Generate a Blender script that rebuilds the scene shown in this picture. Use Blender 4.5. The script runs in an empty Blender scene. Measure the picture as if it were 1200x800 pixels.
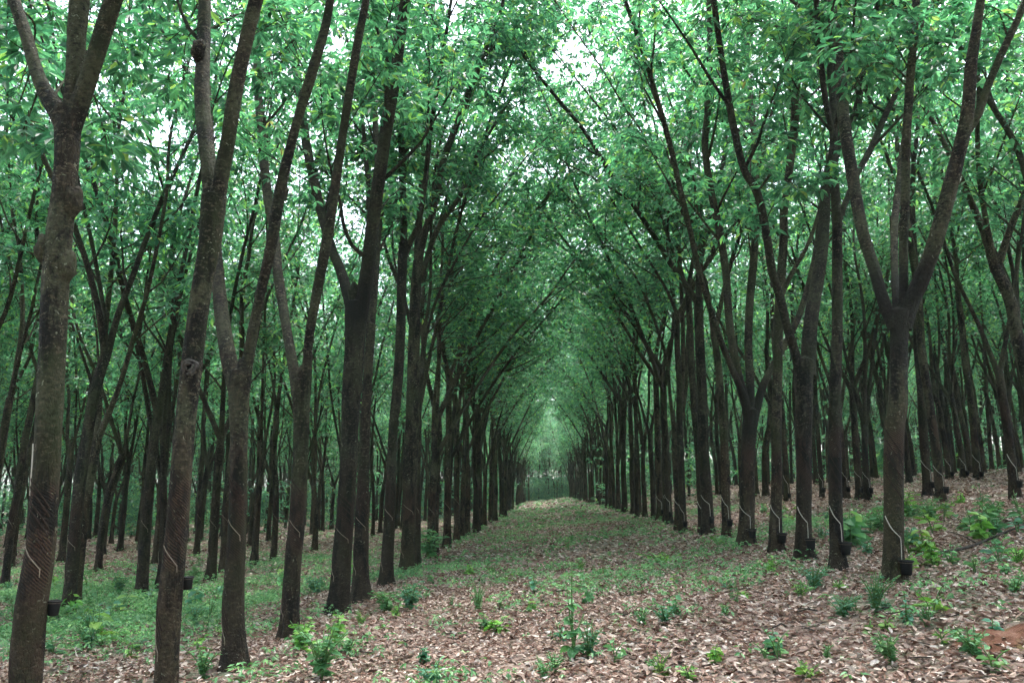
import bpy, math, random
import numpy as np
from mathutils import Vector, Matrix

# ------------------------------------------------------------------ camera, sky, sun, exposure
sc = bpy.context.scene
COL = sc.collection
F = 950.0                      # focal length in photograph pixels (1200 wide)
CAM_Z = 1.40
YAW = math.atan(37.0 / 950.0)
PITCH = math.atan(174.0 / 950.0)
cam_d = bpy.data.cameras.new('camera')
cam_d.sensor_width = 36.0
cam_d.lens = F / 1200.0 * 36.0
cam_d.clip_start = 0.05
cam_d.clip_end = 3000.0
cam = bpy.data.objects.new('camera', cam_d)
COL.objects.link(cam)
RM = Matrix.Rotation(YAW, 3, 'Z') @ Matrix.Rotation(math.pi / 2 + PITCH, 3, 'X')
cam.matrix_world = Matrix.Translation((0, 0, CAM_Z)) @ RM.to_4x4()
sc.camera = cam

SUN_EL, SUN_ROT = math.radians(68), math.radians(15)
w = bpy.data.worlds.new('World')
sc.world = w
w.use_nodes = True
wn = w.node_tree
bg = wn.nodes['Background']
sky = wn.nodes.new('ShaderNodeTexSky')
sky.sky_type = 'NISHITA'
sky.sun_disc = False
sky.sun_elevation = SUN_EL
sky.sun_rotation = SUN_ROT
sky.air_density = 1.0
sky.dust_density = 3.0
hs = wn.nodes.new('ShaderNodeHueSaturation')      # cloud cover: the same sky, much less blue
hs.inputs['Saturation'].default_value = 0.6
wn.links.new(sky.outputs[0], hs.inputs['Color'])
wn.links.new(hs.outputs[0], bg.inputs[0])
bg.inputs[1].default_value = 0.11

sun_d = bpy.data.lights.new('sun', 'SUN')
sun_d.energy = 1.5
sun_d.angle = math.radians(25)
sun_d.color = (1.0, 0.97, 0.92)
sun = bpy.data.objects.new('sun', sun_d)
COL.objects.link(sun)
az = SUN_ROT
sdir = Vector((math.sin(az) * math.cos(SUN_EL), math.cos(az) * math.cos(SUN_EL), math.sin(SUN_EL)))
sun.rotation_euler = sdir.to_track_quat('Z', 'Y').to_euler()

sc.view_settings.view_transform = 'Standard'
sc.view_settings.look = 'None'
sc.view_settings.gamma = 1.0
sc.view_settings.exposure = 2.98
cy = sc.cycles
cy.max_bounces = 8
cy.diffuse_bounces = 5
cy.use_adaptive_sampling = True
cy.adaptive_threshold = .03
cy.glossy_bounces = 2
cy.transmission_bounces = 6
cy.transparent_max_bounces = 4
cy.use_denoising = True
cy.caustics_reflective = False
cy.caustics_refractive = False

rng = np.random.default_rng(11)
PI = math.pi

# ------------------------------------------------------------------ pixel -> world
def ray(px, py):
    return np.array(RM @ Vector(((px - 600) / F, -(py - 400) / F, -1.0)))

def at(px, py, Y):
    d = ray(px, py)
    return np.array((0, 0, CAM_Z)) + d * (Y / d[1])

def cam_depth(p):
    v = RM.transposed() @ Vector((p[0], p[1], p[2] - CAM_Z))
    return -v.z

def project(p):
    v = RM.transposed() @ Vector((p[0], p[1], p[2] - CAM_Z))
    return 600 + F * v.x / -v.z, 400 - F * v.y / -v.z, -v.z

GX = np.array([-400, -120, -60, -30, -20, -12.4, -7.4, -2.5, 0, 3.5, 7.5, 12, 20, 30, 60, 120, 400.])
GZ = np.array([-3.0, -2.2, -1.6, -1.2, -1.0, -.72, -.46, -.17, 0, .46, 1.10, 1.68, 2.25, 2.6, 3.2, 3.6, 4.5])
_gx = np.linspace(-400, 400, 8001)
_gz = np.interp(_gx, GX, GZ)
_k = np.hanning(23); _k /= _k.sum()
_gz = np.convolve(np.pad(_gz, 11, mode='edge'), _k, mode='valid')

def gh(x, y):
    x = np.asarray(x, float); y = np.asarray(y, float)
    b = np.interp(x, _gx, _gz)
    n = .035 * np.sin(.9 * x + .7 * y) + .03 * np.sin(1.7 * x - 1.1 * y + 2) + .012 * np.sin(4.3 * x + 3.1 * y)
    fade = 1 / (1 + (y / 40.) ** 2)
    return b + n * fade

def ground_at(px, py):
    d = ray(px, py)
    t = np.concatenate([np.linspace(2, 40, 1500), np.linspace(40.1, 400, 1500)])
    P = np.array((0, 0, CAM_Z)) + d[None] * t[:, None]
    below = P[:, 2] < gh(P[:, 0], P[:, 1])
    return P[int(below.argmax()) if below.any() else -1].copy()

# ------------------------------------------------------------------ mesh helpers
def mesh_quads(name, V, Q, uv=None, smooth=True, mat=None, attrs=None, mat_idx=None):
    V = np.asarray(V, np.float32); Q = np.asarray(Q, np.int32)
    me = bpy.data.meshes.new(name)
    me.vertices.add(len(V)); me.vertices.foreach_set('co', V.ravel())
    me.loops.add(Q.size); me.loops.foreach_set('vertex_index', Q.ravel())
    me.polygons.add(len(Q))
    me.polygons.foreach_set('loop_start', np.arange(len(Q), dtype=np.int32) * 4)
    me.polygons.foreach_set('use_smooth', np.full(len(Q), bool(smooth)))
    if uv is not None:
        l = me.uv_layers.new(name='UVMap')
        l.data.foreach_set('uv', np.asarray(uv, np.float32)[Q.ravel()].ravel())
    if attrs:
        for k, a in attrs.items():
            at_ = me.attributes.new(k, 'FLOAT', 'POINT')
            at_.data.foreach_set('value', np.asarray(a, np.float32))
    mats = mat if isinstance(mat, (list, tuple)) else [mat]
    for m in mats:
        if m: me.materials.append(m)
    if mat_idx is not None:
        me.polygons.foreach_set('material_index', np.asarray(mat_idx, np.int32))
    me.update(calc_edges=True)
    return me

class Acc:
    """collects quad pieces into one mesh"""
    def __init__(s): s.V = []; s.Q = []; s.U = []; s.A = []; s.n = 0
    def add(s, V, Q, U=None, A=None):
        s.V.append(V); s.Q.append(np.asarray(Q) + s.n); s.n += len(V)
        s.U.append(U if U is not None else np.zeros((len(V), 2)))
        s.A.append(A if A is not None else np.zeros(len(V)))
    def mesh(s, name, mat, smooth=True):
        return mesh_quads(name, np.concatenate(s.V), np.concatenate(s.Q), np.concatenate(s.U), smooth, mat,
                          {'stain': np.concatenate(s.A)})

def link(name, data, parent=None, **props):
    o = bpy.data.objects.new(name, data)
    COL.objects.link(o)
    if parent: o.parent = parent
    for k, v in props.items(): o[k] = v
    return o

def thing(name, label, cat, loc=(0, 0, 0), rz=0, group=None):
    o = link(name, None)
    o.empty_display_size = .1
    o.location = loc; o.rotation_euler = (0, 0, rz)
    o['label'] = label; o['category'] = cat
    if group: o['group'] = group
    return o

def spline(P, step):
    """Catmull-Rom resample of rows of P (any columns; first three are xyz)"""
    P = np.asarray(P, float)
    if len(P) == 2:
        n = max(2, int(np.linalg.norm(P[1, :3] - P[0, :3]) / step) + 1)
        t = np.linspace(0, 1, n)[:, None]
        return P[0] * (1 - t) + P[1] * t
    E = np.vstack([2 * P[0] - P[1], P, 2 * P[-1] - P[-2]])
    out = []
    for i in range(1, len(E) - 2):
        a, b, c, d = E[i - 1], E[i], E[i + 1], E[i + 2]
        n = max(1, int(np.linalg.norm(c[:3] - b[:3]) / step))
        t = (np.arange(n) / n)[:, None]
        out.append(.5 * ((2 * b) + (-a + c) * t + (2 * a - 5 * b + 4 * c - d) * t ** 2 + (-a + 3 * b - 3 * c + d) * t ** 3))
    out.append(P[-1:])
    return np.vstack(out)

def tube(P, R, sides, amp=0.0, ph=0.0, flare=0.0, v0=0.0, cap=True):
    """quad tube along P; u = angle, v = metres. angle 0.5 faces -y (the camera), seam at the back"""
    P = np.asarray(P, float); R = np.asarray(R, float)
    N = len(P)
    T = np.gradient(P, axis=0); T /= np.linalg.norm(T, axis=1)[:, None] + 1e-9
    ref = np.array((0, 1., 0))
    if abs(T[:, 1]).max() > .93: ref = np.array((1., 0, 0)) if abs(T[:, 0]).max() < .9 else np.array((.3, .2, 1.))
    A = ref - (T @ ref)[:, None] * T; A /= np.linalg.norm(A, axis=1)[:, None] + 1e-9
    B = np.cross(A, T)
    s = np.concatenate([[0], np.cumsum(np.linalg.norm(np.diff(P, axis=0), axis=1))]) + v0
    th = np.linspace(0, 2 * PI, sides + 1)
    rr = R[:, None] * np.ones(sides + 1)[None]
    if amp:
        rr = rr * (1 + amp * rnoise(th[None], s[:, None], ph))
    if flare:
        rr = rr * (1 + flare * np.exp(-np.maximum(s, 0)[:, None] / .13) * (1 + .35 * np.sin(3 * th + ph)[None] + .2 * np.sin(5 * th + 2 * ph)[None]))
    V = P[:, None] + rr[..., None] * (np.cos(th)[None, :, None] * A[:, None] + np.sin(th)[None, :, None] * B[:, None])
    U = np.stack([np.broadcast_to(th / (2 * PI), (N, sides + 1)), np.broadcast_to(s[:, None], (N, sides + 1))], -1)
    i, j = np.meshgrid(np.arange(N - 1), np.arange(sides), indexing='ij')
    a = i * (sides + 1) + j
    Q = np.stack([a, a + sides + 1, a + sides + 2, a + 1], -1).reshape(-1, 4)
    V = V.reshape(-1, 3); U = U.reshape(-1, 2)
    if cap:
        b = (N - 1) * (sides + 1)
        c = len(V)
        V = np.vstack([V, P[-1] + T[-1] * R[-1] * .5]); U = np.vstack([U, (0.5, s[-1])])
        k = np.arange(0, sides, 2)
        Qc = np.stack([b + k, np.full_like(k, c), b + np.minimum(k + 2, sides), b + np.minimum(k + 1, sides)], -1)
        Q = np.vstack([Q, Qc])
    return V, Q, U

def rnoise(th, s, ph):
    return (.5 * np.sin(2 * th + 1.3 * s + ph) + .35 * np.sin(3 * th - 2.1 * s + 2.3 * ph) + .3 * np.sin(th + 4.7 * s + 1.7 * ph)
            + .22 * np.sin(5 * th + 6.3 * s + ph * 3.1) + .2 * np.sin(-4 * th + 11 * s + ph) + .15 * np.sin(7 * th + 17 * s + 5 * ph))

# ------------------------------------------------------------------ materials
def new_mat(name):
    m = bpy.data.materials.new(name); m.use_nodes = True
    nt = m.node_tree
    for n in list(nt.nodes): nt.nodes.remove(n)
    out = nt.nodes.new('ShaderNodeOutputMaterial')
    return m, nt, out

def nd(nt, t, ins=None, **kw):
    n = nt.nodes.new('ShaderNode' + t)
    for k, v in kw.items(): setattr(n, k, v)
    for k, v in (ins or {}).items():
        s = n.inputs[k]
        if isinstance(v, bpy.types.NodeSocket): nt.links.new(v, s)
        else: s.default_value = v
    return n

def ramp(nt, fac, stops, interp='LINEAR'):
    r = nd(nt, 'ValToRGB', {'Fac': fac})
    r.color_ramp.interpolation = interp
    e = r.color_ramp.elements
    while len(e) > 1: e.remove(e[-1])
    e[0].position = stops[0][0]; e[0].color = (*stops[0][1], 1)
    for p, c in stops[1:]:
        q = e.new(p); q.color = (*c, 1)
    return r.outputs[0]

def gray(nt, fac, stops):
    return ramp(nt, fac, [(p, (v, v, v)) for p, v in stops])

def mix(nt, f, a, b, blend='MIX'):
    n = nd(nt, 'Mix', data_type='RGBA', blend_type=blend)
    for s, v in ((n.inputs[0], f), (n.inputs[6], a), (n.inputs[7], b)):
        if isinstance(v, bpy.types.NodeSocket): nt.links.new(v, s)
        elif s.type == 'RGBA': s.default_value = (*v, 1)
        else: s.default_value = v
    return n.outputs[2]

def mth(nt, op, a, b=None, clamp=False):
    n = nd(nt, 'Math', operation=op, use_clamp=clamp)
    for s, v in zip(n.inputs, (a, b)):
        if v is None: continue
        if isinstance(v, bpy.types.NodeSocket): nt.links.new(v, s)
        else: s.default_value = v
    return n.outputs[0]

def leaf_material(name, stops, transl=.58, rough=.33, tr_tint=(1.25, 1.62, 1.0), spec=.6):
    m, nt, out = new_mat(name)
    geo = nd(nt, 'NewGeometry')
    oi = nd(nt, 'ObjectInfo')
    c = ramp(nt, geo.outputs['Random Per Island'], stops)
    hsv = nd(nt, 'HueSaturation', {'Color': c, 'Hue': mth(nt, 'ADD', mth(nt, 'MULTIPLY', oi.outputs['Random'], .03), .485),
                                   'Value': mth(nt, 'ADD', mth(nt, 'MULTIPLY', oi.outputs['Random'], .35), .82)})
    tcd = nd(nt, 'TexCoord')
    pn = nd(nt, 'TexNoise', {'Vector': tcd.outputs['Object'], 'Scale': .9, 'Detail': 3}).outputs[0]
    hsv = nd(nt, 'HueSaturation', {'Color': hsv.outputs[0], 'Hue': mth(nt, 'ADD', mth(nt, 'MULTIPLY', pn, -.05), .525),
                                   'Value': mth(nt, 'ADD', mth(nt, 'MULTIPLY', pn, 1.8), .1)})
    p = nd(nt, 'BsdfPrincipled', {'Base Color': hsv.outputs[0], 'Roughness': rough, 'Specular IOR Level': spec})
    tc = mix(nt, 1.0, hsv.outputs[0], tr_tint, 'MULTIPLY')
    t = nd(nt, 'BsdfTranslucent', {'Color': tc})
    ms = nd(nt, 'MixShader', {0: transl, 1: p.outputs[0], 2: t.outputs[0]})
    nt.links.new(ms.outputs[0], out.inputs[0])
    return m

M_LEAF = leaf_material('rubber_leaf', [(0, (.026, .090, .062)), (.3, (.050, .150, .100)), (.62, (.088, .228, .148)), (.84, (.15, .32, .215)), (.9, (.17, .33, .12)), (.985, (.26, .40, .12)), (1, (.26, .21, .10))])
M_WEED = leaf_material('weed_leaf', [(0, (.085, .24, .095)), (.6, (.155, .37, .16)), (.9, (.25, .48, .20)), (1, (.36, .52, .19))], .3, .5, (1, 1.2, .7))
M_FERN = leaf_material('blue_green_leaf', [(0, (.055, .19, .105)), (.6, (.105, .30, .175)), (1, (.17, .38, .21))], .3, .45, (1, 1.2, .8))
M_LIME = leaf_material('lime_leaf', [(0, (.14, .34, .07)), (.6, (.22, .45, .09)), (1, (.33, .52, .12))], .3, .45, (1, 1.2, .6))
M_LITTER = None

def bark_material(name, tapped):
    m, nt, out = new_mat(name)
    tc = nd(nt, 'TexCoord'); oi = nd(nt, 'ObjectInfo')
    uv = nd(nt, 'UVMap')
    off = nd(nt, 'VectorMath', {0: tc.outputs['Object'], 1: oi.outputs['Location']}, operation='ADD')
    co = off.outputs[0]
    st = nd(nt, 'Mapping', {'Vector': co, 'Scale': (1, 1, .35)}).outputs[0]
    n1 = nd(nt, 'TexNoise', {'Vector': st, 'Scale': 11, 'Detail': 10, 'Roughness': .74}).outputs[0]
    n2 = nd(nt, 'TexNoise', {'Vector': co, 'Scale': 2.2, 'Detail': 4}).outputs[0]
    n3 = nd(nt, 'TexNoise', {'Vector': co, 'Scale': 55, 'Detail': 5, 'Roughness': .7}).outputs[0]
    n6 = nd(nt, 'TexNoise', {'Vector': st, 'Scale': 5.5, 'Detail': 7, 'Roughness': .66, 'Distortion': .6}).outputs[0]
    n7 = nd(nt, 'TexNoise', {'Vector': nd(nt, 'Mapping', {'Vector': co, 'Scale': (1, 1, 1.7)}).outputs[0], 'Scale': 24, 'Detail': 6, 'Roughness': .7}).outputs[0]
    base = ramp(nt, n1, [(.34, (.009, .008, .007)), (.45, (.028, .023, .018)), (.55, (.062, .051, .040)), (.68, (.12, .10, .082))])
    base = mix(nt, gray(nt, n6, [(.42, .95), (.53, 0)]), base, (.008, .007, .006))
    base = mix(nt, gray(nt, n7, [(.53, 0), (.62, .8)]), base, (.19, .165, .135))
    # grey-green lichen film in big patches, moss in others
    film = gray(nt, n2, [(.44, 0), (.60, 1)])
    fl2 = mth(nt, 'MULTIPLY', film, gray(nt, n7, [(.36, 0), (.52, .8)]))
    c = mix(nt, fl2, base, (.12, .135, .09))
    n4 = nd(nt, 'TexNoise', {'Vector': co, 'Scale': 1.3, 'Detail': 5, 'Roughness': .6}).outputs[0]
    moss = gray(nt, n4, [(.50, 0), (.64, 1)])
    c = mix(nt, mth(nt, 'MULTIPLY', moss, .55), c, (.036, .058, .018))
    # pale lichen flecks of uneven size
    n8 = nd(nt, 'TexNoise', {'Vector': co, 'Scale': 31, 'Detail': 3, 'Roughness': .55, 'Distortion': 1.2}).outputs[0]
    n5 = nd(nt, 'TexNoise', {'Vector': co, 'Scale': 3.3, 'Detail': 3}).outputs[0]
    spot = mth(nt, 'MULTIPLY', gray(nt, n8, [(.64, 0), (.70, 1)]), gray(nt, n5, [(.42, 0), (.60, .95)]))
    c = mix(nt, spot, c, (.42, .46, .39))
    hgt = n1
    if tapped:
        sep = nd(nt, 'SeparateXYZ', {'Vector': uv.outputs[0]})
        u, v = sep.outputs[0], sep.outputs[1]
        # the tapped side: front half, 0.25 to 1.75 m up, renewed brown bark scored by slanting cuts
        uw = mth(nt, 'ADD', u, mth(nt, 'MULTIPLY', mth(nt, 'SUBTRACT', n2, .5), .12))
        um = mth(nt, 'MULTIPLY', gray(nt, uw, [(.27, 0), (.31, 1)]), gray(nt, uw, [(.68, 1), (.74, 0)]))
        vv = mth(nt, 'ADD', v, mth(nt, 'MULTIPLY', mth(nt, 'SUBTRACT', n4, .5), .25))
        vs = mth(nt, 'MULTIPLY', vv, .25)
        vm = gray(nt, vs, [(.235, 0), (.265, 1), (.40, 1), (.43, 0)])
        panel = mth(nt, 'MULTIPLY', um, vm)
        ph = mth(nt, 'ADD', mth(nt, 'MULTIPLY', v, 290), mth(nt, 'MULTIPLY', u, -105))
        ph = mth(nt, 'ADD', ph, mth(nt, 'ADD', mth(nt, 'MULTIPLY', n1, 14), mth(nt, 'MULTIPLY', n2, 30)))
        stripe = mth(nt, 'ADD', mth(nt, 'MULTIPLY', mth(nt, 'SINE', ph), .5), .5)
        pc = mix(nt, stripe, (.020, .011, .008), (.13, .076, .057))
        pc = mix(nt, gray(nt, n1, [(.40, .85), (.52, 0)]), pc, (.014, .011, .010))
        low = mth(nt, 'MULTIPLY', gray(nt, mth(nt, 'MULTIPLY', vv, .25), [(.40, 1), (.52, 0)]), gray(nt, n7, [(.30, .35), (.6, .75)]))
        c = mix(nt, low, c, mix(nt, n1, (.022, .013, .009), (.105, .062, .042)))
        c = mix(nt, mth(nt, 'MULTIPLY', panel, .9), c, pc)
        c = mix(nt, gray(nt, n6, [(.41, .9), (.50, 0)]), c, (.009, .007, .006))
        c = mix(nt, mth(nt, 'MULTIPLY', gray(nt, n7, [(.56, 0), (.64, .75)]), mth(nt, 'SUBTRACT', 1.0, panel)), c, (.17, .145, .115))
        c = mix(nt, mth(nt, 'MULTIPLY', spot, .9), c, (.40, .43, .36))
        c = mix(nt, mth(nt, 'MULTIPLY', moss, .35), c, (.036, .055, .018))
        hgt = mth(nt, 'ADD', hgt, mth(nt, 'MULTIPLY', mth(nt, 'MULTIPLY', stripe, panel), .2))
    sa = nd(nt, 'Attribute', attribute_name='stain').outputs['Fac']
    sm = gray(nt, mth(nt, 'MULTIPLY', sa, mth(nt, 'ADD', n1, .5)), [(.25, 0), (.6, .85)])
    c = mix(nt, sm, c, (.014, .013, .013))
    c = mix(nt, 1.0, c, (1.06, .97, .80), 'MULTIPLY')
    wnz = nd(nt, 'TexWhiteNoise', {'Vector': oi.outputs['Location']}, noise_dimensions='3D').outputs['Value']
    hv = nd(nt, 'HueSaturation', {'Color': c, 'Value': mth(nt, 'ADD', mth(nt, 'MULTIPLY', wnz, .5), .47)})
    vc = nd(nt, 'TexVoronoi', {'Vector': nd(nt, 'Mapping', {'Vector': co, 'Scale': (1, 1, .45)}).outputs[0], 'Scale': 34, 'Randomness': 1}, feature='DISTANCE_TO_EDGE').outputs['Distance']
    crack = gray(nt, vc, [(0, 0), (.12, 1)])
    hgt = mth(nt, 'ADD', mth(nt, 'MULTIPLY', hgt, 1.6), mth(nt, 'MULTIPLY', crack, .22))
    bmp = nd(nt, 'Bump', {'Height': mth(nt, 'ADD', hgt, mth(nt, 'MULTIPLY', n3, .7)), 'Strength': 1.0, 'Distance': .06})
    p = nd(nt, 'BsdfPrincipled', {'Base Color': hv.outputs[0], 'Roughness': .8, 'Specular IOR Level': .3, 'Normal': bmp.outputs[0]})
    nt.links.new(p.outputs[0], out.inputs[0])
    return m

M_BARK = bark_material('tapped_bark', True)
M_LIMB = bark_material('limb_bark', False)

def simple(name, col, rough=.6, spec=.4, nscale=30, var=.35, bump=.2):
    m, nt, out = new_mat(name)
    tc = nd(nt, 'TexCoord')
    n = nd(nt, 'TexNoise', {'Vector': tc.outputs['Object'], 'Scale': nscale, 'Detail': 6, 'Roughness': .65}).outputs[0]
    c = ramp(nt, n, [(.3, tuple(x * (1 - var) for x in col)), (.7, tuple(min(1, x * (1 + var)) for x in col))])
    b = nd(nt, 'Bump', {'Height': n, 'Strength': bump, 'Distance': .01})
    p = nd(nt, 'BsdfPrincipled', {'Base Color': c, 'Roughness': rough, 'Specular IOR Level': spec, 'Normal': b.outputs[0]})
    nt.links.new(p.outputs[0], out.inputs[0])
    return m

M_CUP = simple('black_plastic', (.009, .009, .010), .6, .22, 18, .5, .2)
M_LATEX = simple('dried_latex', (.46, .41, .35), .6, .3, 40, .22)
M_CUT = simple('fresh_cut_bark', (.040, .025, .019), .8, .2, 60, .5, .5)
M_LATEX2 = simple('old_latex', (.27, .21, .16), .7, .25, 40, .3)
M_WIRE = simple('rusty_wire', (.10, .07, .05), .6, .5, 60)
M_TWIG = simple('dry_wood', (.045, .038, .032), .85, .2, 25, .5, .6)
M_STEM = simple('green_stem', (.10, .19, .06), .6, .3, 30)
M_KNOT = simple('callus_bark', (.07, .062, .055), .85, .2, 40, .5, .8)
M_HOLLOW = simple('dark_hollow', (.008, .007, .007), .9, .1, 40, .5, .8)
M_CLAY = None

def clay_material():
    m, nt, out = new_mat('red_clay')
    tc = nd(nt, 'TexCoord')
    n = nd(nt, 'TexNoise', {'Vector': tc.outputs['Object'], 'Scale': 9, 'Detail': 8, 'Roughness': .7}).outputs[0]
    n2 = nd(nt, 'TexNoise', {'Vector': tc.outputs['Object'], 'Scale': 2.6, 'Detail': 4}).outputs[0]
    c = ramp(nt, n, [(.3, (.055, .024, .016)), (.5, (.15, .068, .044)), (.7, (.27, .15, .11))])
    c = mix(nt, gray(nt, n2, [(.5, 0), (.62, .8)]), c, (.10, .11, .035))
    b = nd(nt, 'Bump', {'Height': n, 'Strength': .8, 'Distance': .03})
    p = nd(nt, 'BsdfPrincipled', {'Base Color': c, 'Roughness': .95, 'Specular IOR Level': .15, 'Normal': b.outputs[0]})
    nt.links.new(p.outputs[0], out.inputs[0])
    return m
M_CLAY = clay_material()

def litter_material():
    m, nt, out = new_mat('dry_leaf')
    geo = nd(nt, 'NewGeometry')
    tc = nd(nt, 'TexCoord')
    c = ramp(nt, geo.outputs['Random Per Island'],
             [(0, (.055, .026, .017)), (.2, (.16, .072, .047)), (.42, (.31, .178, .130)), (.68, (.50, .35, .285)), (.9, (.70, .56, .485)), (1, (.82, .74, .68))])
    n = nd(nt, 'TexNoise', {'Vector': tc.outputs['Object'], 'Scale': 45, 'Detail': 4}).outputs[0]
    c = mix(nt, gray(nt, n, [(.35, .5), (.6, 0)]), c, (.10, .065, .05))
    p = nd(nt, 'BsdfPrincipled', {'Base Color': c, 'Roughness': .62, 'Specular IOR Level': .35})
    t = nd(nt, 'BsdfTranslucent', {'Color': c})
    ms = nd(nt, 'MixShader', {0: .12, 1: p.outputs[0], 2: t.outputs[0]})
    nt.links.new(ms.outputs[0], out.inputs[0])
    return m
M_LITTER = litter_material()

def ground_material():
    m, nt, out = new_mat('forest_floor')
    tc = nd(nt, 'TexCoord')
    co = tc.outputs['Object']
    v = nd(nt, 'TexVoronoi', {'Vector': co, 'Scale': 11, 'Randomness': 1})
    v2 = nd(nt, 'TexVoronoi', {'Vector': co, 'Scale': 23, 'Randomness': 1})
    sep = nd(nt, 'SeparateColor', {0: v.outputs['Color']})
    c = ramp(nt, sep.outputs[0], [(0, (.05, .030, .024)), (.3, (.13, .085, .066)), (.6, (.22, .155, .13)), (.85, (.32, .25, .215)), (1, (.45, .38, .34))])
    sep2 = nd(nt, 'SeparateColor', {0: v2.outputs['Color']})
    c2 = ramp(nt, sep2.outputs[1], [(0, (.06, .04, .03)), (.5, (.18, .12, .10)), (1, (.36, .29, .25))])
    c = mix(nt, .45, c, c2)
    n = nd(nt, 'TexNoise', {'Vector': co, 'Scale': .35, 'Detail': 5, 'Roughness': .6}).outputs[0]
    n2 = nd(nt, 'TexNoise', {'Vector': co, 'Scale': 7, 'Detail': 5, 'Roughness': .6}).outputs[0]
    g = mth(nt, 'MULTIPLY', gray(nt, n, [(.47, 0), (.6, .55)]), gray(nt, n2, [(.42, 0), (.55, 1)]))
    c = mix(nt, g, c, (.055, .13, .05))
    b = nd(nt, 'Bump', {'Height': mth(nt, 'ADD', v.outputs['Distance'], mth(nt, 'MULTIPLY', v2.outputs['Distance'], .5)), 'Strength': .8, 'Distance': .05})
    p = nd(nt, 'BsdfPrincipled', {'Base Color': c, 'Roughness': .9, 'Specular IOR Level': .2, 'Normal': b.outputs[0]})
    nt.links.new(p.outputs[0], out.inputs[0])
    return m
M_GROUND = ground_material()

# ------------------------------------------------------------------ ground
def stretch(lo, hi, n, k):
    t = np.linspace(-1, 1, n)
    s = np.sinh(k * t) / math.sinh(k)
    return np.where(s < 0, -s * lo, s * hi)
gx = stretch(-400, 400, 221, 5.5)
gy = np.concatenate([np.linspace(-40, 2, 12)[:-1], 2 + 500 * np.sinh(np.linspace(0, 5, 200)) / math.sinh(5)])
XX, YY = np.meshgrid(gx, gy, indexing='ij')
ZZ = gh(XX, YY)
nx, ny = XX.shape
i, j = np.meshgrid(np.arange(nx - 1), np.arange(ny - 1), indexing='ij')
a = i * ny + j
Q = np.stack([a, a + ny, a + ny + 1, a + 1], -1).reshape(-1, 4)
ground = link('ground', mesh_quads('ground', np.stack([XX, YY, ZZ], -1).reshape(-1, 3), Q, None, True, M_GROUND), kind='structure',
              label='forest floor rising gently from left to right under the rubber trees')

# ------------------------------------------------------------------ foliage
DIA = np.array([(0, 0, 0), (.45, .19, .03), (1, 0, -.10), (.45, -.19, .03)])
HEX = np.array([(0, 0, 0), (.34, .165, .03), (.72, .135, .0), (1, 0, -.12), (.72, -.135, .0), (.34, -.165, .03)])

def unit(v): return v / (np.linalg.norm(v, axis=-1, keepdims=True) + 1e-9)

def place_leaflets(O, D, L, r, near=False, width=1.0):
    """leaflets at origins O along D with lengths L -> V, Q"""
    n = len(O)
    tpl = HEX if near else DIA
    X = unit(D)
    Y = unit(np.cross(np.array((0, 0, 1.)), X) + 1e-4)
    Z = np.cross(X, Y)
    roll = r.normal(0, .45, n)
    Y2 = Y * np.cos(roll)[:, None] + Z * np.sin(roll)[:, None]
    Z2 = np.cross(X, Y2)
    wd = (L * width * r.uniform(.85, 1.15, n))[:, None, None]
    V = O[:, None] + (L[:, None, None] * tpl[None, :, 0:1]) * X[:, None] + wd * tpl[None, :, 1:2] * Y2[:, None] + wd * tpl[None, :, 2:3] * Z2[:, None]
    k = len(tpl)
    if near:
        q = np.array([(0, 1, 2, 3), (0, 3, 4, 5)])
    else:
        q = np.array([(0, 1, 2, 3)])
    Q = (np.arange(n) * k)[:, None, None] + q[None]
    return V.reshape(-1, 3), Q.reshape(-1, 4)

def leaf_cloud(P, r, nl=7, pet=(.08, .30), L=(.12, .20), near=False):
    P = np.asarray(P); n = len(P)
    az_ = r.uniform(0, 2 * PI, (n, nl)); el = r.uniform(-.55, .55, (n, nl))
    d = np.stack([np.cos(az_) * np.cos(el), np.sin(az_) * np.cos(el), np.sin(el)], -1)
    O = P[:, None] + d * r.uniform(*pet, (n, nl))[..., None]
    O = np.repeat(O.reshape(-1, 3), 3, 0)
    az3 = (az_[..., None] + np.array([-.95, 0, .95]) + r.normal(0, .2, (n, nl, 3))).reshape(-1)
    el3 = (np.repeat(el[..., None], 3, -1) * .3 - r.uniform(.05, .75, (n, nl, 1)) + r.normal(0, .12, (n, nl, 3))).reshape(-1)
    D = np.stack([np.cos(az3) * np.cos(el3), np.sin(az3) * np.cos(el3), np.sin(el3)], -1)
    Ls = r.uniform(*L, len(O))
    return place_leaflets(O, D, Ls, r, near)

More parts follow.
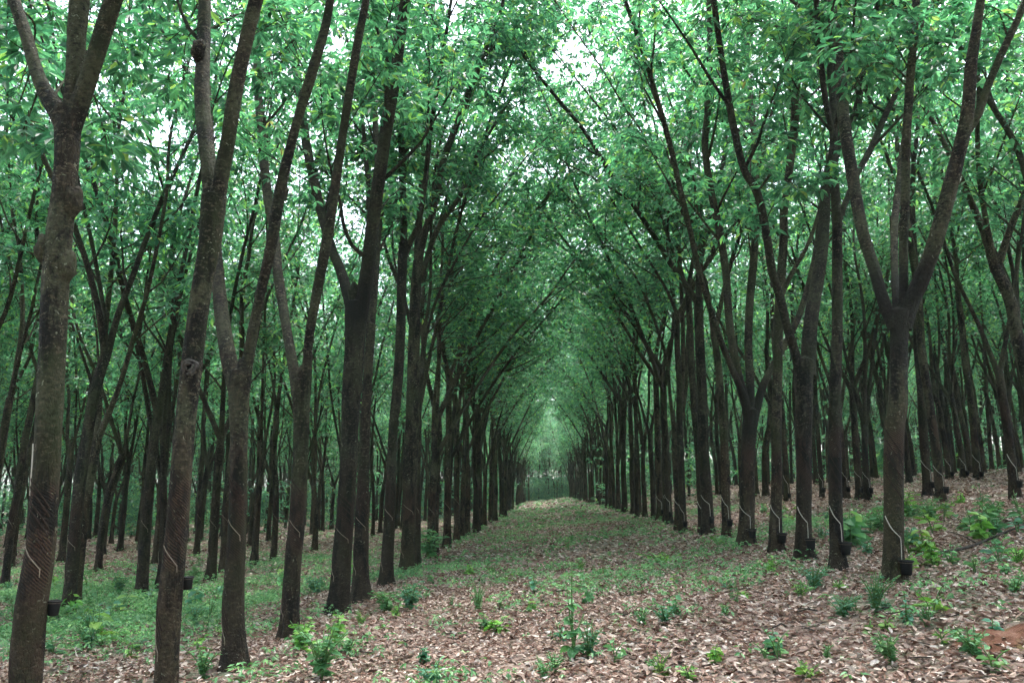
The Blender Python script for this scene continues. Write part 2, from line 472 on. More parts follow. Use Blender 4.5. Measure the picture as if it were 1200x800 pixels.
def grow(r, limbs, zmin, per_m=1.1, blen=(1.0, 2.6), bias=(0, 0), whorl_gap=.33, spread=1.0, apart=False):
    """branches, twigs and leaf positions on limbs [(pts, rad)]; returns Acc of tubes and whorl points"""
    acc = Acc(); W = []; prim = []
    for P, R in limbs:
        seg = np.linalg.norm(np.diff(P, axis=0), axis=1)
        s = np.concatenate([[0], np.cumsum(seg)])
        ok = np.where(P[:, 2] > zmin)[0]
        if len(ok) == 0: continue
        s0 = s[ok[0]]
        nb = max(2, int((s[-1] - s0) * per_m))
        for q in range(nb + 1):
            ss = s0 + (s[-1] - s0) * min(1, (q + r.uniform(0, .9)) / nb)
            k = min(len(P) - 2, max(1, int(np.searchsorted(s, ss))))
            p0 = P[k]; t = unit(P[min(k + 2, len(P) - 1)] - P[k - 1])
            a_ = r.uniform(0, 2 * PI)
            side = np.array((math.cos(a_), math.sin(a_), .1)) + np.array((bias[0], bias[1], 0)) * .6
            d = unit(t * r.uniform(.5, 1.2) + unit(side) * r.uniform(.5, 1.0) * spread)
            Lb = r.uniform(*blen) * (1 - .35 * (ss - s0) / (s[-1] - s0 + .1))
            npt = 6
            pts = [p0]; dd = d.copy()
            for e in range(npt - 1):
                dd = unit(dd + np.array((0, 0, .10)) + r.normal(0, .10, 3))
                pts.append(pts[-1] + dd * Lb / (npt - 1))
            pts = np.array(pts)
            rb = min(R[k] * .55, .012 + .010 * Lb)
            V, Q_, U = tube(pts, np.linspace(rb, .005, npt), 5)
            if apart: prim.append((V, Q_, U))
            else: acc.add(V, Q_, U)
            W.append(pts[-1]); W.append(pts[-2] + r.normal(0, .1, 3))
            nt_ = int(Lb / whorl_gap)
            for e in range(nt_):
                f = r.uniform(.3, 1.0) * (npt - 1)
                k2 = min(npt - 2, int(f)); b0 = pts[k2] + (pts[k2 + 1] - pts[k2]) * (f - k2)
                a2 = r.uniform(0, 2 * PI)
                d2 = unit(unit(pts[k2 + 1] - pts[k2]) * .6 + np.array((math.cos(a2), math.sin(a2), r.uniform(-.3, .6))))
                Lt = r.uniform(.25, .75)
                tp = np.array([b0, b0 + d2 * Lt * .55, b0 + d2 * Lt + np.array((0, 0, .05))])
                V, Q_, U = tube(tp, np.array([.007, .005, .003]), 4, cap=False)
                acc.add(V, Q_, U)
                W.append(tp[-1]); W.append(tp[1] + r.normal(0, .07, 3))
    return acc, np.array(W), prim

# ------------------------------------------------------------------ a tree made of trunk, limbs, branches, crown
def stain_for(V, centre, down=1.1, r=.3):
    dz = centre[2] - V[:, 2]
    s = np.where(dz > 0, np.exp(-dz / down * 2.0), np.exp(dz * 2.0))
    return s

class TreeMesh: pass

def build_tree(name, r, trunk_pr, limbs_pr, sides=(18, 12), step=.09, zmin=4.0, leaf_kw=None, grow_kw=None, fork=None, amp=.045, sprigs=0, stain=None, sprig_bias=0):
    """trunk_pr: (N,4) xyz radius local to base; limbs_pr: list of same"""
    T = TreeMesh()
    ph = r.uniform(0, 6)
    tp = spline(trunk_pr, step)
    V, Q_, U = tube(tp[:, :3], tp[:, 3], sides[0], amp, ph, .45)
    T.stain = r.choice([0, 0, .3, .6]) if stain is None else stain
    st = stain_for(V, fork) * T.stain if fork is not None else np.zeros(len(V))
    T.trunk = mesh_quads(name + '_trunk', V, Q_, U, True, M_BARK, {'stain': st})
    T.axis = tp; T.ph = ph; T.amp = amp
    T.limbs = []; LP = []
    for lp in limbs_pr:
        l = spline(lp, step * 1.3)
        l[:, 3] = np.maximum(l[:, 3], .006)
        V, Q_, U = tube(l[:, :3], l[:, 3], sides[1], amp * 1.1, r.uniform(0, 6))
        st = stain_for(V, fork) * T.stain if fork is not None else np.zeros(len(V))
        T.limbs.append(mesh_quads(name + '_limb', V, Q_, U, True, M_LIMB, {'stain': st}))
        LP.append((l[:, :3], l[:, 3]))
    T.limb_paths = [p for p, _ in LP]
    gk = dict(zmin=zmin); gk.update(grow_kw or {})
    acc, W, prim = grow(r, LP, **gk)
    T.prim = []
    for pv in prim:
        a1 = Acc(); a1.add(*pv); T.prim.append(a1.mesh(name + '_branch', M_LIMB))
    if sprigs:
        ex = []
        for q in range(sprigs):
            P, R = LP[r.integers(len(LP))] if r.random() < .7 else (tp[:, :3], tp[:, 3])
            k = r.integers(len(P) // 5, max(len(P) // 5 + 1, len(P) // 2))
            a_ = r.uniform(0, 2 * PI)
            d = unit(np.array((math.cos(a_) + sprig_bias, math.sin(a_), .25)))
            Lb = r.uniform(.5, 1.5 + sprig_bias)
            if P[k][2] < 2.6: continue
            pts = np.array([P[k], P[k] + d * Lb * .5, P[k] + d * Lb + np.array((0, 0, -.08))])
            V, Q_, U = tube(pts, np.array([.011, .008, .004]), 4, cap=False)
            acc.add(V, Q_, U)
            ex += [pts[-1], pts[-1] + r.normal(0, .15, 3), pts[1] + r.normal(0, .2, 3), pts[-1] + r.normal(0, .22, 3)]
        if ex: W = np.vstack([W, ex]) if len(W) else np.array(ex)
    T.branches = acc.mesh(name + '_branches', M_LIMB)
    V, Q_ = leaf_cloud(W, r, **(leaf_kw or {}))
    T.crown = mesh_quads(name + '_crown', V, Q_, None, False, M_LEAF)
    T.nw = len(W)
    return T

def put_tree(T, label, loc, rz=0, scale=(1, 1, 1), group=None, name='rubber_tree'):
    t = thing(name, label, 'tree', loc, rz, group)
    t.scale = scale
    link('trunk', T.trunk, t)
    for l in T.limbs: link('limb', l, t)
    for b in T.prim: link('branch', b, t)
    link('twigs', T.branches, t, kind='stuff')
    link('crown', T.crown, t, kind='stuff')
    return t

def axis_at(T, z):
    a = T.axis
    return np.array([np.interp(z, a[:, 2], a[:, k]) for k in range(4)])

def surf(T, phi, z, off=0.0):
    """point on the trunk; phi 0 faces -y, positive towards +x"""
    c = axis_at(T, z)
    th = (PI - phi) if True else 0
    rr = c[3] * (1 + T.amp * rnoise(np.array(th), np.array(z), T.ph)) + off
    return np.array((c[0] + rr * math.sin(phi), c[1] - rr * math.cos(phi), z))

def wrap_strip(T, path, rad, off=0.0):
    """half-round ridge lying on the trunk along [(phi, z)...]"""
    pp = spline(np.array([(p, z, 0) for p, z in path], float), .03)
    P = np.array([surf(T, p, z, off) for p, z, _ in pp])
    return tube(P, np.full(len(P), rad), 5)

class Multi(list):
    def add(s, *a): s.append(a)

def add_tapping(tree, T, style, r, detail=True):
    """cut grooves and latex run as parts; returns where the cup hangs (local)"""
    dr = math.radians
    cut = Multi(); lat = Multi()
    if style == 'right':
        z0 = r.uniform(.70, .80); p0 = dr(r.uniform(-88, -70)); p1 = dr(r.uniform(5, 22)); zc = z0 - r.uniform(.17, .23)
        ze = zc - r.uniform(.18, .26)
        lat.add(*wrap_strip(T, [(p0, z0), (p0 * .5 + p1 * .5, z0 * .42 + zc * .58), (p1, zc)], .0060, .003))
        lat.add(*wrap_strip(T, [(p1, zc - .004), (p1 + .05, zc * .5 + ze * .5), (p1 + .04, ze)], .0050, .004))
        zz = 1.02
        for q in range(5 if detail else 2):
            cut.add(*wrap_strip(T, [(dr(-75), zz + .15), (dr(-20), zz), (dr(38), zz - .13)], r.uniform(.003, .006), .0))
            zz += r.uniform(.09, .16)
        cup = (p1 + .10, ze - .015)
    else:
        z0 = r.uniform(1.12, 1.36)
        lat.add(*wrap_strip(T, [(dr(-45), z0), (dr(0), z0 - .075), (dr(42), z0 - .145)], .0038, .002))
        lat.add(*wrap_strip(T, [(dr(40), z0 - .14), (dr(43), z0 - .19)], .0035, .003))
        zl = r.uniform(.46, .74)
        lat.add(*wrap_strip(T, [(dr(-78), zl), (dr(-52), zl - .10), (dr(-28), zl - .17)], .0042, .003))
        lat.add(*wrap_strip(T, [(dr(-28), zl - .165), (dr(-27), zl - .23)], .004, .003))
        zz = z0 + .06
        for q in range(6 if detail else 2):
            cut.add(*wrap_strip(T, [(dr(-62), zz + .09), (dr(0), zz), (dr(55), zz - .11)], r.uniform(.003, .006), .0))
            zz += r.uniform(.045, .085)
        for q in range(3 if detail else 1):
            cut.add(*wrap_strip(T, [(dr(-80), zl + .10 + .06 * q), (dr(-45), zl - .02 + .06 * q), (dr(-10), zl - .14 + .06 * q)], .005, .0))
        cup = (dr(120), r.uniform(.86, 1.0))
    objs = []
    for nm, ls, mt in (('tapping_cut', cut, M_CUT), ('latex_run', lat, M_LATEX if style == 'right' else M_LATEX2)):
        for v in ls:
            a1 = Acc(); a1.add(*v)
            objs.append(link(nm, a1.mesh(nm, mt), tree))
    return objs, cup

def lathe(prof, sides):
    prof = np.array(prof, float)
    th = np.linspace(0, 2 * PI, sides, endpoint=False)
    V = np.stack([prof[:, None, 0] * np.cos(th), prof[:, None, 0] * np.sin(th), np.broadcast_to(prof[:, 1:2], (len(prof), sides))], -1).reshape(-1, 3)
    i, j = np.meshgrid(np.arange(len(prof) - 1), np.arange(sides), indexing='ij')
    a_ = i * sides + j; b_ = i * sides + (j + 1) % sides
    return V, np.stack([a_, b_, b_ + sides, a_ + sides], -1).reshape(-1, 4)

V, Q = lathe([(.001, 0), (.040, 0), (.044, .006), (.058, .125), (.0585, .13), (.052, .128), (.038, .02), (.001, .018)], 20)
ME_CUP = mesh_quads('cup_body', V, Q, None, True, M_CUP)
V, Q = lathe([(.057, .118), (.067, .118), (.069, .124), (.067, .131), (.056, .131), (.055, .124), (.057, .118)], 20)
ME_RIM = mesh_quads('cup_rim', V, Q, None, True, M_CUP)
V, Q = lathe([(.001, .085), (.047, .085)], 16)
ME_MILK = mesh_quads('cup_latex', V, Q, None, True, M_LATEX)
_th = np.linspace(0, 2 * PI, 21)
V, Q, U = tube(np.stack([.064 * np.cos(_th), .064 * np.sin(_th), np.full(21, .11)], -1), np.full(21, .003), 5, cap=False)
_acc = Acc(); _acc.add(V, Q)
V, Q, U = tube(np.array([(0, .064, .11), (0, .085, .10), (0, .10, .12)]), np.full(3, .003), 5)
_acc.add(V, Q)
ME_WIRE = _acc.mesh('cup_wire', M_WIRE)

def hang_cup(tree, T, phi, z, label, scale=1.0, rot=0.0, tsc=1.0):
    """black cup hanging on the trunk: stands out from the bark, a thing of its own"""
    mw = Matrix.Translation(tree.location) @ Matrix.Rotation(tree.rotation_euler.z, 4, 'Z') @ Matrix.Diagonal((*tree.scale, 1))
    p = surf(T, phi, z, .042 * scale)
    p = np.array(mw @ Vector(p))
    d = np.array((math.sin(phi), -math.cos(phi)))
    c = thing('latex_cup', label, 'cup', (p[0], p[1], p[2] - .12 * scale), math.atan2(d[1], d[0]) + PI / 2, 'latex cups hung on the tapped trunks')
    c.rotation_euler.z += tree.rotation_euler.z + rot
    c.rotation_euler.x = random.Random(int(p[0] * 977)).uniform(-.08, .08)
    c.scale = (scale,) * 3
    link('cup_body', ME_CUP, c); link('rim', ME_RIM, c); link('wire_hanger', ME_WIRE, c)
    return c

# ------------------------------------------------------------------ hero trees traced from the photograph: (px, py, width px)
HERO = [
 dict(side='L', trunk=[(24, 886, 50), (30, 800, 45), (35, 720, 45), (48, 640, 40), (54, 560, 36), (58, 480, 37), (62, 400, 37), (67, 300, 37), (77, 200, 33), (80, 140, 37)],
      limbs=[([(76, 150, 26), (66, 130, 26), (52, 106, 22), (41, 78, 19), (31, 42, 18), (18, 5, 18), (0, -60, 15)], .2),
             ([(82, 150, 28), (87, 110, 27), (89, 80, 26), (90, 40, 27), (93, 0, 29), (97, -90, 24)], -.05),
             ([(84, 150, 28), (93, 122, 28), (104, 92, 25), (117, 50, 25), (133, 0, 25), (165, -90, 20)], -.3)],
      knobs=[(54, 292, 11), (78, 312, 12), (87, 236, 11), (74, 136, 11)],
      stain=.4, label='stout rubber tree at the far left edge, three-forked with knobbly bark'),
 dict(side='L', trunk=[(188, 832, 35), (194, 800, 32), (200, 700, 32), (209, 600, 29), (216, 510, 27), (224, 430, 28), (236, 340, 27), (246, 285, 30), (251, 230, 34)],
      limbs=[([(247, 265, 20), (246, 215, 21), (241, 165, 21), (237, 115, 21), (238, 60, 19), (240, 0, 17), (238, -80, 15)], .35),
             ([(252, 250, 25), (258, 212, 22), (267, 165, 20), (275, 112, 20), (290, 40, 19), (300, 0, 19), (318, -80, 15)], -.1)],
      knobs=[(233, 60, 8)], knot=(226, 432, 9),
      stain=0, label='second tree of the left row, with a round callused knot halfway up'),
 dict(side='L', trunk=[(276, 784, 36), (274, 740, 31), (274, 700, 29), (278, 600, 24), (280, 520, 23), (280, 470, 27), (281, 435, 32)],
      limbs=[([(277, 455, 23), (268, 420, 21), (261, 375, 19), (255, 325, 17), (252, 285, 16), (249, 230, 15), (243, 130, 14), (236, 20, 12), (230, -60, 10)], .5),
             ([(285, 455, 19), (290, 425, 16), (297, 385, 14), (305, 344, 13), (318, 287, 15), (328, 225, 15), (346, 150, 12), (363, 94, 14), (380, 37, 12), (387, 0, 11), (398, -70, 9)], -.15)],
      knobs=[(287, 432, 9), (331, 226, 7)], label='third tree of the left row, forking low into a wide V'),
 dict(side='L', trunk=[(339, 750, 29), (341, 700, 24), (344, 650, 23), (348, 612, 22), (352, 537, 20), (353, 480, 21), (352, 445, 25)],
      limbs=[([(349, 462, 17), (344, 430, 14), (338, 398, 13), (331, 355, 13), (325, 315, 13), (321, 270, 12), (313, 225, 12), (306, 150, 12), (302, 100, 11), (301, 45, 10), (298, -40, 9)], .5),
             ([(355, 462, 16), (360, 425, 12), (363, 390, 12), (371, 344, 13), (382, 287, 14), (389, 244, 13), (400, 169, 11), (409, 112, 11), (418, 56, 11), (429, 0, 10), (440, -70, 9)], -.2)],
      knobs=[(354, 440, 7)], label='fourth tree of the left row, slim with an even V fork'),
 dict(side='L', trunk=[(396, 719, 32), (399, 680, 27), (401, 650, 26), (407, 575, 22), (410, 500, 22), (412, 460, 24), (416, 400, 26), (418, 355, 30)],
      limbs=[([(415, 375, 19), (409, 350, 15), (399, 317, 13), (387, 287, 12), (377, 250, 12), (371, 225, 12), (359, 169, 12), (349, 94, 11), (342, 49, 11), (334, 0, 10), (322, -70, 9)], .5),
             ([(421, 375, 22), (427, 338, 19), (432, 305, 18), (438, 255, 17), (449, 175, 16), (459, 112, 16), (467, 56, 16), (475, 0, 14), (486, -80, 12)], -.2),
             ([(444, 200, 9), (441, 165, 8), (437, 101, 7), (433, 45, 7), (429, 0, 6), (424, -60, 5)], .6),
             ([(432, 300, 6), (423, 297, 6), (413, 288, 5), (403, 265, 5), (398, 235, 4)], -.6)],
      knobs=[(416, 346, 9)], stain=.9, label='fifth tree of the left row, thick trunk with a dark stained fork'),
 dict(side='L', trunk=[(423, 703, 25), (423, 660, 20), (424, 612, 18), (426, 560, 15), (428, 500, 13), (431, 440, 12), (435, 380, 12)],
      limbs=[([(434, 395, 10), (440, 320, 9), (446, 230, 8), (452, 130, 8), (468, 0, 7), (480, -60, 6)], .6),
             ([(434, 400, 8), (430, 350, 7), (433, 290, 7), (430, 200, 6), (420, 100, 5)], .4)],
      label='slim tree just behind the fifth tree of the left row'),
 dict(side='L', trunk=[(453, 686, 19), (454, 650, 16), (456, 612, 15), (461, 500, 12), (464, 475, 13), (469, 400, 12), (471, 325, 12), (473, 285, 13)],
      limbs=[([(473, 300, 10), (473, 262, 9), (471, 187, 9), (470, 100, 8), (474, 0, 7), (478, -60, 6)], .4),
             ([(474, 300, 9), (480, 285, 8), (490, 262, 7), (498, 215, 7), (505, 150, 6), (520, 60, 5)], -.3)],
      label='straight slim trunk, seventh of the left row'),
 dict(side='L', trunk=[(477, 673, 21), (478, 640, 18), (479, 612, 18), (481, 537, 19), (484, 475, 17), (486, 362, 14), (490, 306, 13)],
      limbs=[([(489, 315, 11), (497, 275, 10), (509, 240, 9), (520, 187, 9), (537, 142, 8), (560, 80, 7), (585, 20, 6)], -.1),
             ([(489, 318, 10), (490, 280, 9), (494, 220, 8), (500, 140, 8), (503, 60, 7), (510, -20, 6)], .4),
             ([(492, 330, 7), (512, 270, 7), (540, 228, 6), (560, 180, 5)], .2)],
      label='eighth tree of the left row, its limbs arching over the path'),
 dict(side='R', trunk=[(1047, 684, 33), (1047, 650, 28), (1047, 594, 26), (1048, 500, 26), (1052, 475, 25), (1054, 400, 23), (1054, 365, 32)],
      limbs=[([(1048, 385, 18), (1036, 355, 17), (1024, 314, 16), (1011, 272, 16), (999, 206, 16), (990, 150, 16), (984, 86, 16), (977, 22, 16), (970, -40, 13)], .25),
             ([(1053, 385, 13), (1050, 345, 11), (1048, 306, 10), (1049, 255, 10), (1055, 206, 10), (1059, 172, 10), (1068, 110, 7), (1062, 40, 6)], .6),
             ([(1056, 385, 13), (1059, 340, 12), (1059, 287, 12), (1061, 230, 12), (1062, 169, 12), (1065, 112, 12), (1071, 37, 12), (1075, -30, 10)], -.1),
             ([(1058, 385, 24), (1066, 357, 23), (1080, 327, 22), (1094, 290, 21), (1110, 232, 21), (1124, 178, 20), (1134, 130, 19), (1138, 75, 17), (1144, 37, 15), (1152, -20, 12)], -.35),
             ([(1130, 160, 12), (1146, 134, 12), (1159, 97, 11), (1177, 56, 11), (1196, 15, 10), (1215, -40, 9)], -.2)],
      stain=1.3, label='nearest tree of the right row, dark stained trunk spreading into four limbs'),
 dict(side='R', trunk=[(982, 669, 24), (981, 640, 20), (979, 594, 18), (978, 500, 17), (979, 450, 15), (981, 400, 14), (981, 325, 14), (981, 250, 13)],
      limbs=[([(981, 262, 13), (977, 187, 11), (977, 130, 11), (973, 75, 10), (970, 0, 9), (966, -60, 8)], .3),
             ([(978, 165, 8), (969, 127, 8), (962, 75, 8), (956, 0, 7), (948, -50, 6)], -.2),
             ([(981, 262, 8), (992, 235, 8), (1004, 205, 8), (1020, 175, 9), (1042, 125, 8), (1052, 105, 7)], .5)],
      label='second tree of the right row, tall straight single trunk'),
 dict(side='R', trunk=[(945, 656, 28), (942, 630, 22), (942, 594, 20), (942, 512, 22), (942, 450, 24), (943, 422, 27)],
      limbs=[([(946, 440, 20), (951, 370, 18), (962, 306, 16), (966, 255, 15), (968, 217, 14), (980, 175, 11), (1003, 131, 10), (1012, 75, 10), (1024, 30, 9), (1034, -30, 8)], .3),
             ([(938, 440, 13), (930, 407, 12), (922, 381, 11), (915, 351, 11), (905, 318, 11), (899, 280, 11), (888, 228, 11), (872, 199, 10), (860, 150, 10), (851, 101, 9), (843, 49, 8), (836, 0, 8), (828, -50, 7)], -.3)],
      label='third tree of the right row, its left limb swinging out in a bow'),
 dict(side='R', trunk=[(910, 649, 21), (909, 620, 17), (910, 575, 14), (910, 500, 13), (911, 437, 13), (913, 362, 12), (918, 287, 11), (918, 244, 10)],
      limbs=[([(918, 255, 10), (924, 206, 10), (931, 150, 11), (932, 110, 10), (942, 64, 9), (951, 30, 8), (966, -40, 7)], .3),
             ([(931, 145, 8), (941, 110, 7), (947, 75, 7), (952, 20, 6)], .8),
             ([(914, 350, 7), (928, 320, 6), (945, 290, 5), (957, 258, 5), (965, 225, 4)], .3)],
      label='fourth tree of the right row, slender and gently curved'),
 dict(side='R', trunk=[(875, 640, 25), (875, 615, 21), (876, 575, 20), (877, 520, 19), (880, 480, 19)],
      limbs=[([(878, 495, 13), (871, 464, 10), (857, 430, 8), (845, 400, 8), (830, 355, 7), (819, 317, 7), (809, 272, 7), (796, 217, 7), (785, 169, 7), (768, 109, 7), (753, 60, 6), (740, 22, 6), (722, -30, 5)], -.4),
             ([(879, 495, 13), (879, 452, 11), (877, 400, 10), (879, 351, 10), (884, 295, 10), (887, 240, 9), (884, 170, 8), (878, 90, 7), (872, 0, 6)], .4),
             ([(882, 495, 12), (893, 455, 10), (905, 430, 9), (924, 396, 9), (939, 362, 8), (955, 300, 7), (962, 240, 6)], .5),
             ([(876, 480, 11), (864, 432, 10), (855, 381, 10), (851, 325, 10), (845, 280, 10), (839, 250, 10), (832, 217, 9), (826, 169, 9), (830, 124, 9), (832, 56, 8), (830, 0, 7), (826, -40, 6)], 0)],
      stain=1.2, label='fifth tree of the right row, four thin limbs splaying from a low dark fork'),
]

def trace(base, pts, drift, Y0, z_ref):
    """pixel trace -> xyz radius, the depth drifting with height above z_ref"""
    out = []
    for px, py, wpx in pts:
        Y = Y0
        for _ in range(4):
            p = at(px, py, Y)
            Y = Y0 + drift * max(0, p[2] - z_ref)
        p = at(px, py, Y)
        dp = cam_depth(p); out.append((*p, wpx * .5 * .93 * dp / F * dp / np.linalg.norm(p - np.array((0, 0, CAM_Z)))))
    return np.array(out)

def extend(l, r, length, bias):
    P = l[-1, :3]; d = unit(l[-1, :3] - l[-3, :3]); rad = l[-1, 3]
    n = max(3, int(length / .8)); rows = []
    for k in range(n):
        d = unit(d + np.array((bias * .04, 0, .05)) + r.normal(0, .07, 3))
        P = P + d * length / n
        rows.append((*P, max(.008, rad * (1 - .85 * (k + 1) / n))))
    return np.vstack([l, rows])

hero_y = {'L': [], 'R': []}
HT = []
for hi, h in enumerate(HERO):
    r = np.random.default_rng(100 + hi)
    px, py, _ = h['trunk'][0]
    base = ground_at(px, py); base[2] = gh(base[0], base[1]) - .03
    Y0 = base[1]
    tr = trace(base, h['trunk'], 0, Y0, 0)
    tr[0, :3] = base
    zf = tr[-1, 2]
    fork = tr[-1, :3] - base
    tr[:, :3] -= base
    lim = []
    for pts, drift in h['limbs']:
        l = trace(base, pts, drift, Y0, zf)
        want = 11.0 + base[2] + r.uniform(-1, 2.5)
        thin = l[-1, 3] < .022
        ext = max(.8, want - l[-1, 2]) if not thin else 1.6
        l = extend(l, r, min(ext, 6.5), 1 if h['side'] == 'L' else -1)
        l[:, :3] -= base
        lim.append(l)
    zmin = max(fork[2] + .8, min(7.0, CAM_Z - base[2] + .62 * Y0 + .1))
    if Y0 > 9.5: zmin = max(fork[2] + .8, 5.2)
    T = build_tree('hero%d' % hi, r, tr, lim, (22, 14), .07, zmin, dict(nl=7, near=True, L=(.11, .17)), dict(apart=True, per_m=1.6, whorl_gap=.30, bias=(.5 if h['side'] == 'L' else -.5, 0)), fork, stain=h.get('stain'))
    t = put_tree(T, h['label'], tuple(base))
    hero_y[h['side']].append(base[1])
    HT.append((t, T, base, h))
    # knobs on the bark
    for kx, ky, kr in h.get('knobs', []):
        p = at(kx, ky, Y0) - base
        rad = kr * cam_depth(p + base) / F
        n1, n2 = 12, 8
        tt = np.linspace(0, PI, n2 + 1)
        V, Q = lathe(np.stack([rad * np.sin(tt) ** .9 + .0005, rad * 1.7 * np.cos(tt)], -1), n1)
        V = V * (1 + .12 * np.sin(5 * V[:, :1] / rad + 3 * V[:, 2:] / rad + hi)) + p + np.array((0, -.01, 0))
        link('knob', mesh_quads('knob', V, Q, None, True, M_LIMB, {'stain': np.full(len(V), .2)}), t)
    if 'knot' in h:
        kx, ky, kr = h['knot']
        p = at(kx, ky, Y0) - base
        c = axis_at(T, p[2]); p[1] = c[1] - c[3] * .96; p[0] = c[0] + c[3] * .3
        rad = kr * cam_depth(p + base) / F
        acc = Acc()
        for k, (q, wd) in enumerate(((.85, .28), (.48, .2))):
            th = np.linspace(0, 2 * PI, 25)
            ring = np.stack([p[0] + rad * q * np.cos(th) * (1 + .1 * np.sin(3 * th)), p[1] - .012 * k + .01 * np.sin(2 * th), p[2] + rad * q * np.sin(th)], -1)
            V, Q, U = tube(ring, rad * wd * (1 + .25 * np.sin(4 * th)), 8, cap=False)
            acc.add(V, Q, U)
        kn = link('knot', acc.mesh('knot', M_KNOT), t)
        th = np.linspace(0, PI, 7)
        V, Q = lathe(np.stack([rad * .8 * np.sin(th) + .0004, rad * .25 * np.cos(th)], -1), 12)
        V = V[:, [0, 2, 1]] + p + np.array((0, .0, 0))
        link('knot_hollow', mesh_quads('knot_hollow', V, Q, None, True, M_HOLLOW, {'stain': np.full(len(V), 1.5)}), kn)
    _, cup = add_tapping(t, T, 'left' if h['side'] == 'L' else 'right', r)
    names = {'L': ['at the far left edge', 'on the second tree of the left row', 'on the third tree of the left row', 'on the fourth tree of the left row', 'on the thick fifth tree of the left row', '', '', ''],
             'R': ['on the nearest tree of the right row', 'on the straight second tree of the right row', 'on the third tree of the right row', 'on the slender fourth tree of the right row', 'on the low-forked fifth tree of the right row']}
    nm = names[h['side']][len(hero_y[h['side']]) - 1]
    if nm and (h['side'] == 'R' or len(hero_y['L']) in (1, 2)):
        sc_ = 1.12 if h['side'] == 'R' else .7
        hang_cup(t, T, cup[0], cup[1], 'black latex cup hanging ' + nm, sc_)
    print('hero', hi, np.round(base, 2), 'fork', np.round(fork[2], 2), 'r0', round(tr[1, 3], 3), 'whorls', T.nw)

# a pale streak of dried paint or latex on the leftmost trunk
t, T, base, h = HT[0]
acc = Acc()
zt = at(40, 520, base[1])[2] - base[2]; zb = at(38, 580, base[1])[2] - base[2]
acc.add(*wrap_strip(T, [(-1.0, zt), (-1.02, zt * .6 + zb * .4), (-1.06, zb)], .013, -.004))
acc.add(*wrap_strip(T, [(-.93, zt - .08), (-.95, zb + .05)], .008, -.002))
link('latex_streak', acc.mesh('latex_streak', M_LATEX), t)

# ------------------------------------------------------------------ tree kinds for the rest of the plantation
def make_kind(k, hf, nl, path):
    r = np.random.default_rng(500 + k)
    r0 = r.uniform(.088, .114) if path else r.uniform(.078, .112)
    lean = r.normal(0, .04, 2) + (np.array((.02, 0)) if path else 0)
    n = 7
    zs = np.linspace(0, hf, n)
    wob = np.cumsum(r.normal(0, .04, (n, 2)), 0) * np.clip((zs - 1.5) / 2, 0, 1)[:, None]
    tr = np.column_stack([lean[0] * np.maximum(zs - .8, 0) + wob[:, 0], lean[1] * np.maximum(zs - .8, 0) + wob[:, 1], zs, r0 * (1 - .30 * zs / (hf + 1.5))])
    fork = tr[-1, :3]
    lim = []
    az0 = r.uniform(-.5, .5)
    H = r.uniform(12.5, 15.5) + (1.5 if path else 0)
    for q in range(nl):
        a_ = az0 + q * 2 * PI / max(nl, 2) + r.normal(0, .35)
        tilt = r.uniform(.14, .40) if nl > 1 else .06
        P = fork.copy() - np.array((0, 0, .12))
        d = np.array((math.cos(a_) * math.sin(tilt) + (.04 if path else 0), math.sin(a_) * math.sin(tilt), math.cos(tilt)))
        L = (H - hf) * r.uniform(.8, 1.05) / math.cos(tilt)
        m_ = 11; rows = [(*P, tr[-1, 3] * (.8 if nl > 1 else .98))]
        rl = tr[-1, 3] * (r.uniform(.5, .74) if nl > 1 else .9)
        for e in range(m_):
            d = unit(d + np.array(((.004 + .065 * e / m_) if path else 0, 0, .03)) + r.normal(0, .085, 3))
            P = P + d * L / m_
            rows.append((*P, max(.010, rl * (1 - .84 * (e + 1) / m_))))
        lim.append(np.array(rows))
    T = build_tree('kind%d' % k, r, tr, lim, (12, 8), .2, max(hf + .4, 4.4 if path else 3.2), dict(nl=5, L=(.12, .20), pet=(.08, .42)),
                   dict(per_m=(2.1 if path else 1.45) / nl + (.34 if path else .27), bias=(.55 if path else 0, 0), whorl_gap=.30, blen=(1.1, 3.3 if path else 3.0), spread=1.2), fork, .04, sprigs=20 if path else 9, sprig_bias=1.1 if path else 0)
    T.tap = {}
    print('kind', k, T.nw, len(T.crown.polygons))
    return T
KINDS = [make_kind(k, hf, nl, False) for k, (hf, nl) in enumerate([(2.2, 2), (3.0, 3), (3.8, 2), (2.6, 3), (5.4, 2), (3.2, 2), (6.5, 2), (2.0, 3), (4.2, 3), (2.8, 2), (5.0, 1), (3.4, 2)])]
PATHK = [make_kind(40 + k, hf, nl, True) for k, (hf, nl) in enumerate([(2.6, 3), (3.6, 2), (4.6, 2), (3.0, 2), (5.6, 2), (4.0, 3), (2.2, 3)])]

# rows of the plantation: (side, row number, lateral x, first y, spacing)
far_pts = []
cands = []
def in_view(x, y, margin=2.0):
    px, py, dd = project((x, y, gh(x, y) + 4))
    s = F * margin / max(dd, .1)
    return dd > 0 and -s < px < 1200 + s
r = np.random.default_rng(77)
lx = float(np.mean([b[2][0] for b in HT if b[3]['side'] == 'L'][2:])); rx = float(np.mean([b[2][0] for b in HT if b[3]['side'] == 'R']))
print('row lateral', lx, rx)
def row(side, idx, x0, y0, y1, sp, jit=.16):
    y = y0; k = 0
    while y < y1:
        x = x0 + r.normal(0, jit)
        yy = y + r.normal(0, .18)
        if in_view(x, yy): cands.append((side, idx, x, yy))
        elif -.30 < (math.atan2(x, max(yy, .1)) - math.copysign(.56, x)) * math.copysign(1, x) < .32 and yy > 3: cands.append(('B', 30, x, yy))
        y += sp * r.uniform(.85, 1.15) * (1 if y < 42 else 1.4)
row('L', 1, lx, max(hero_y['L']) + 1.4, 110, 1.4, .12)
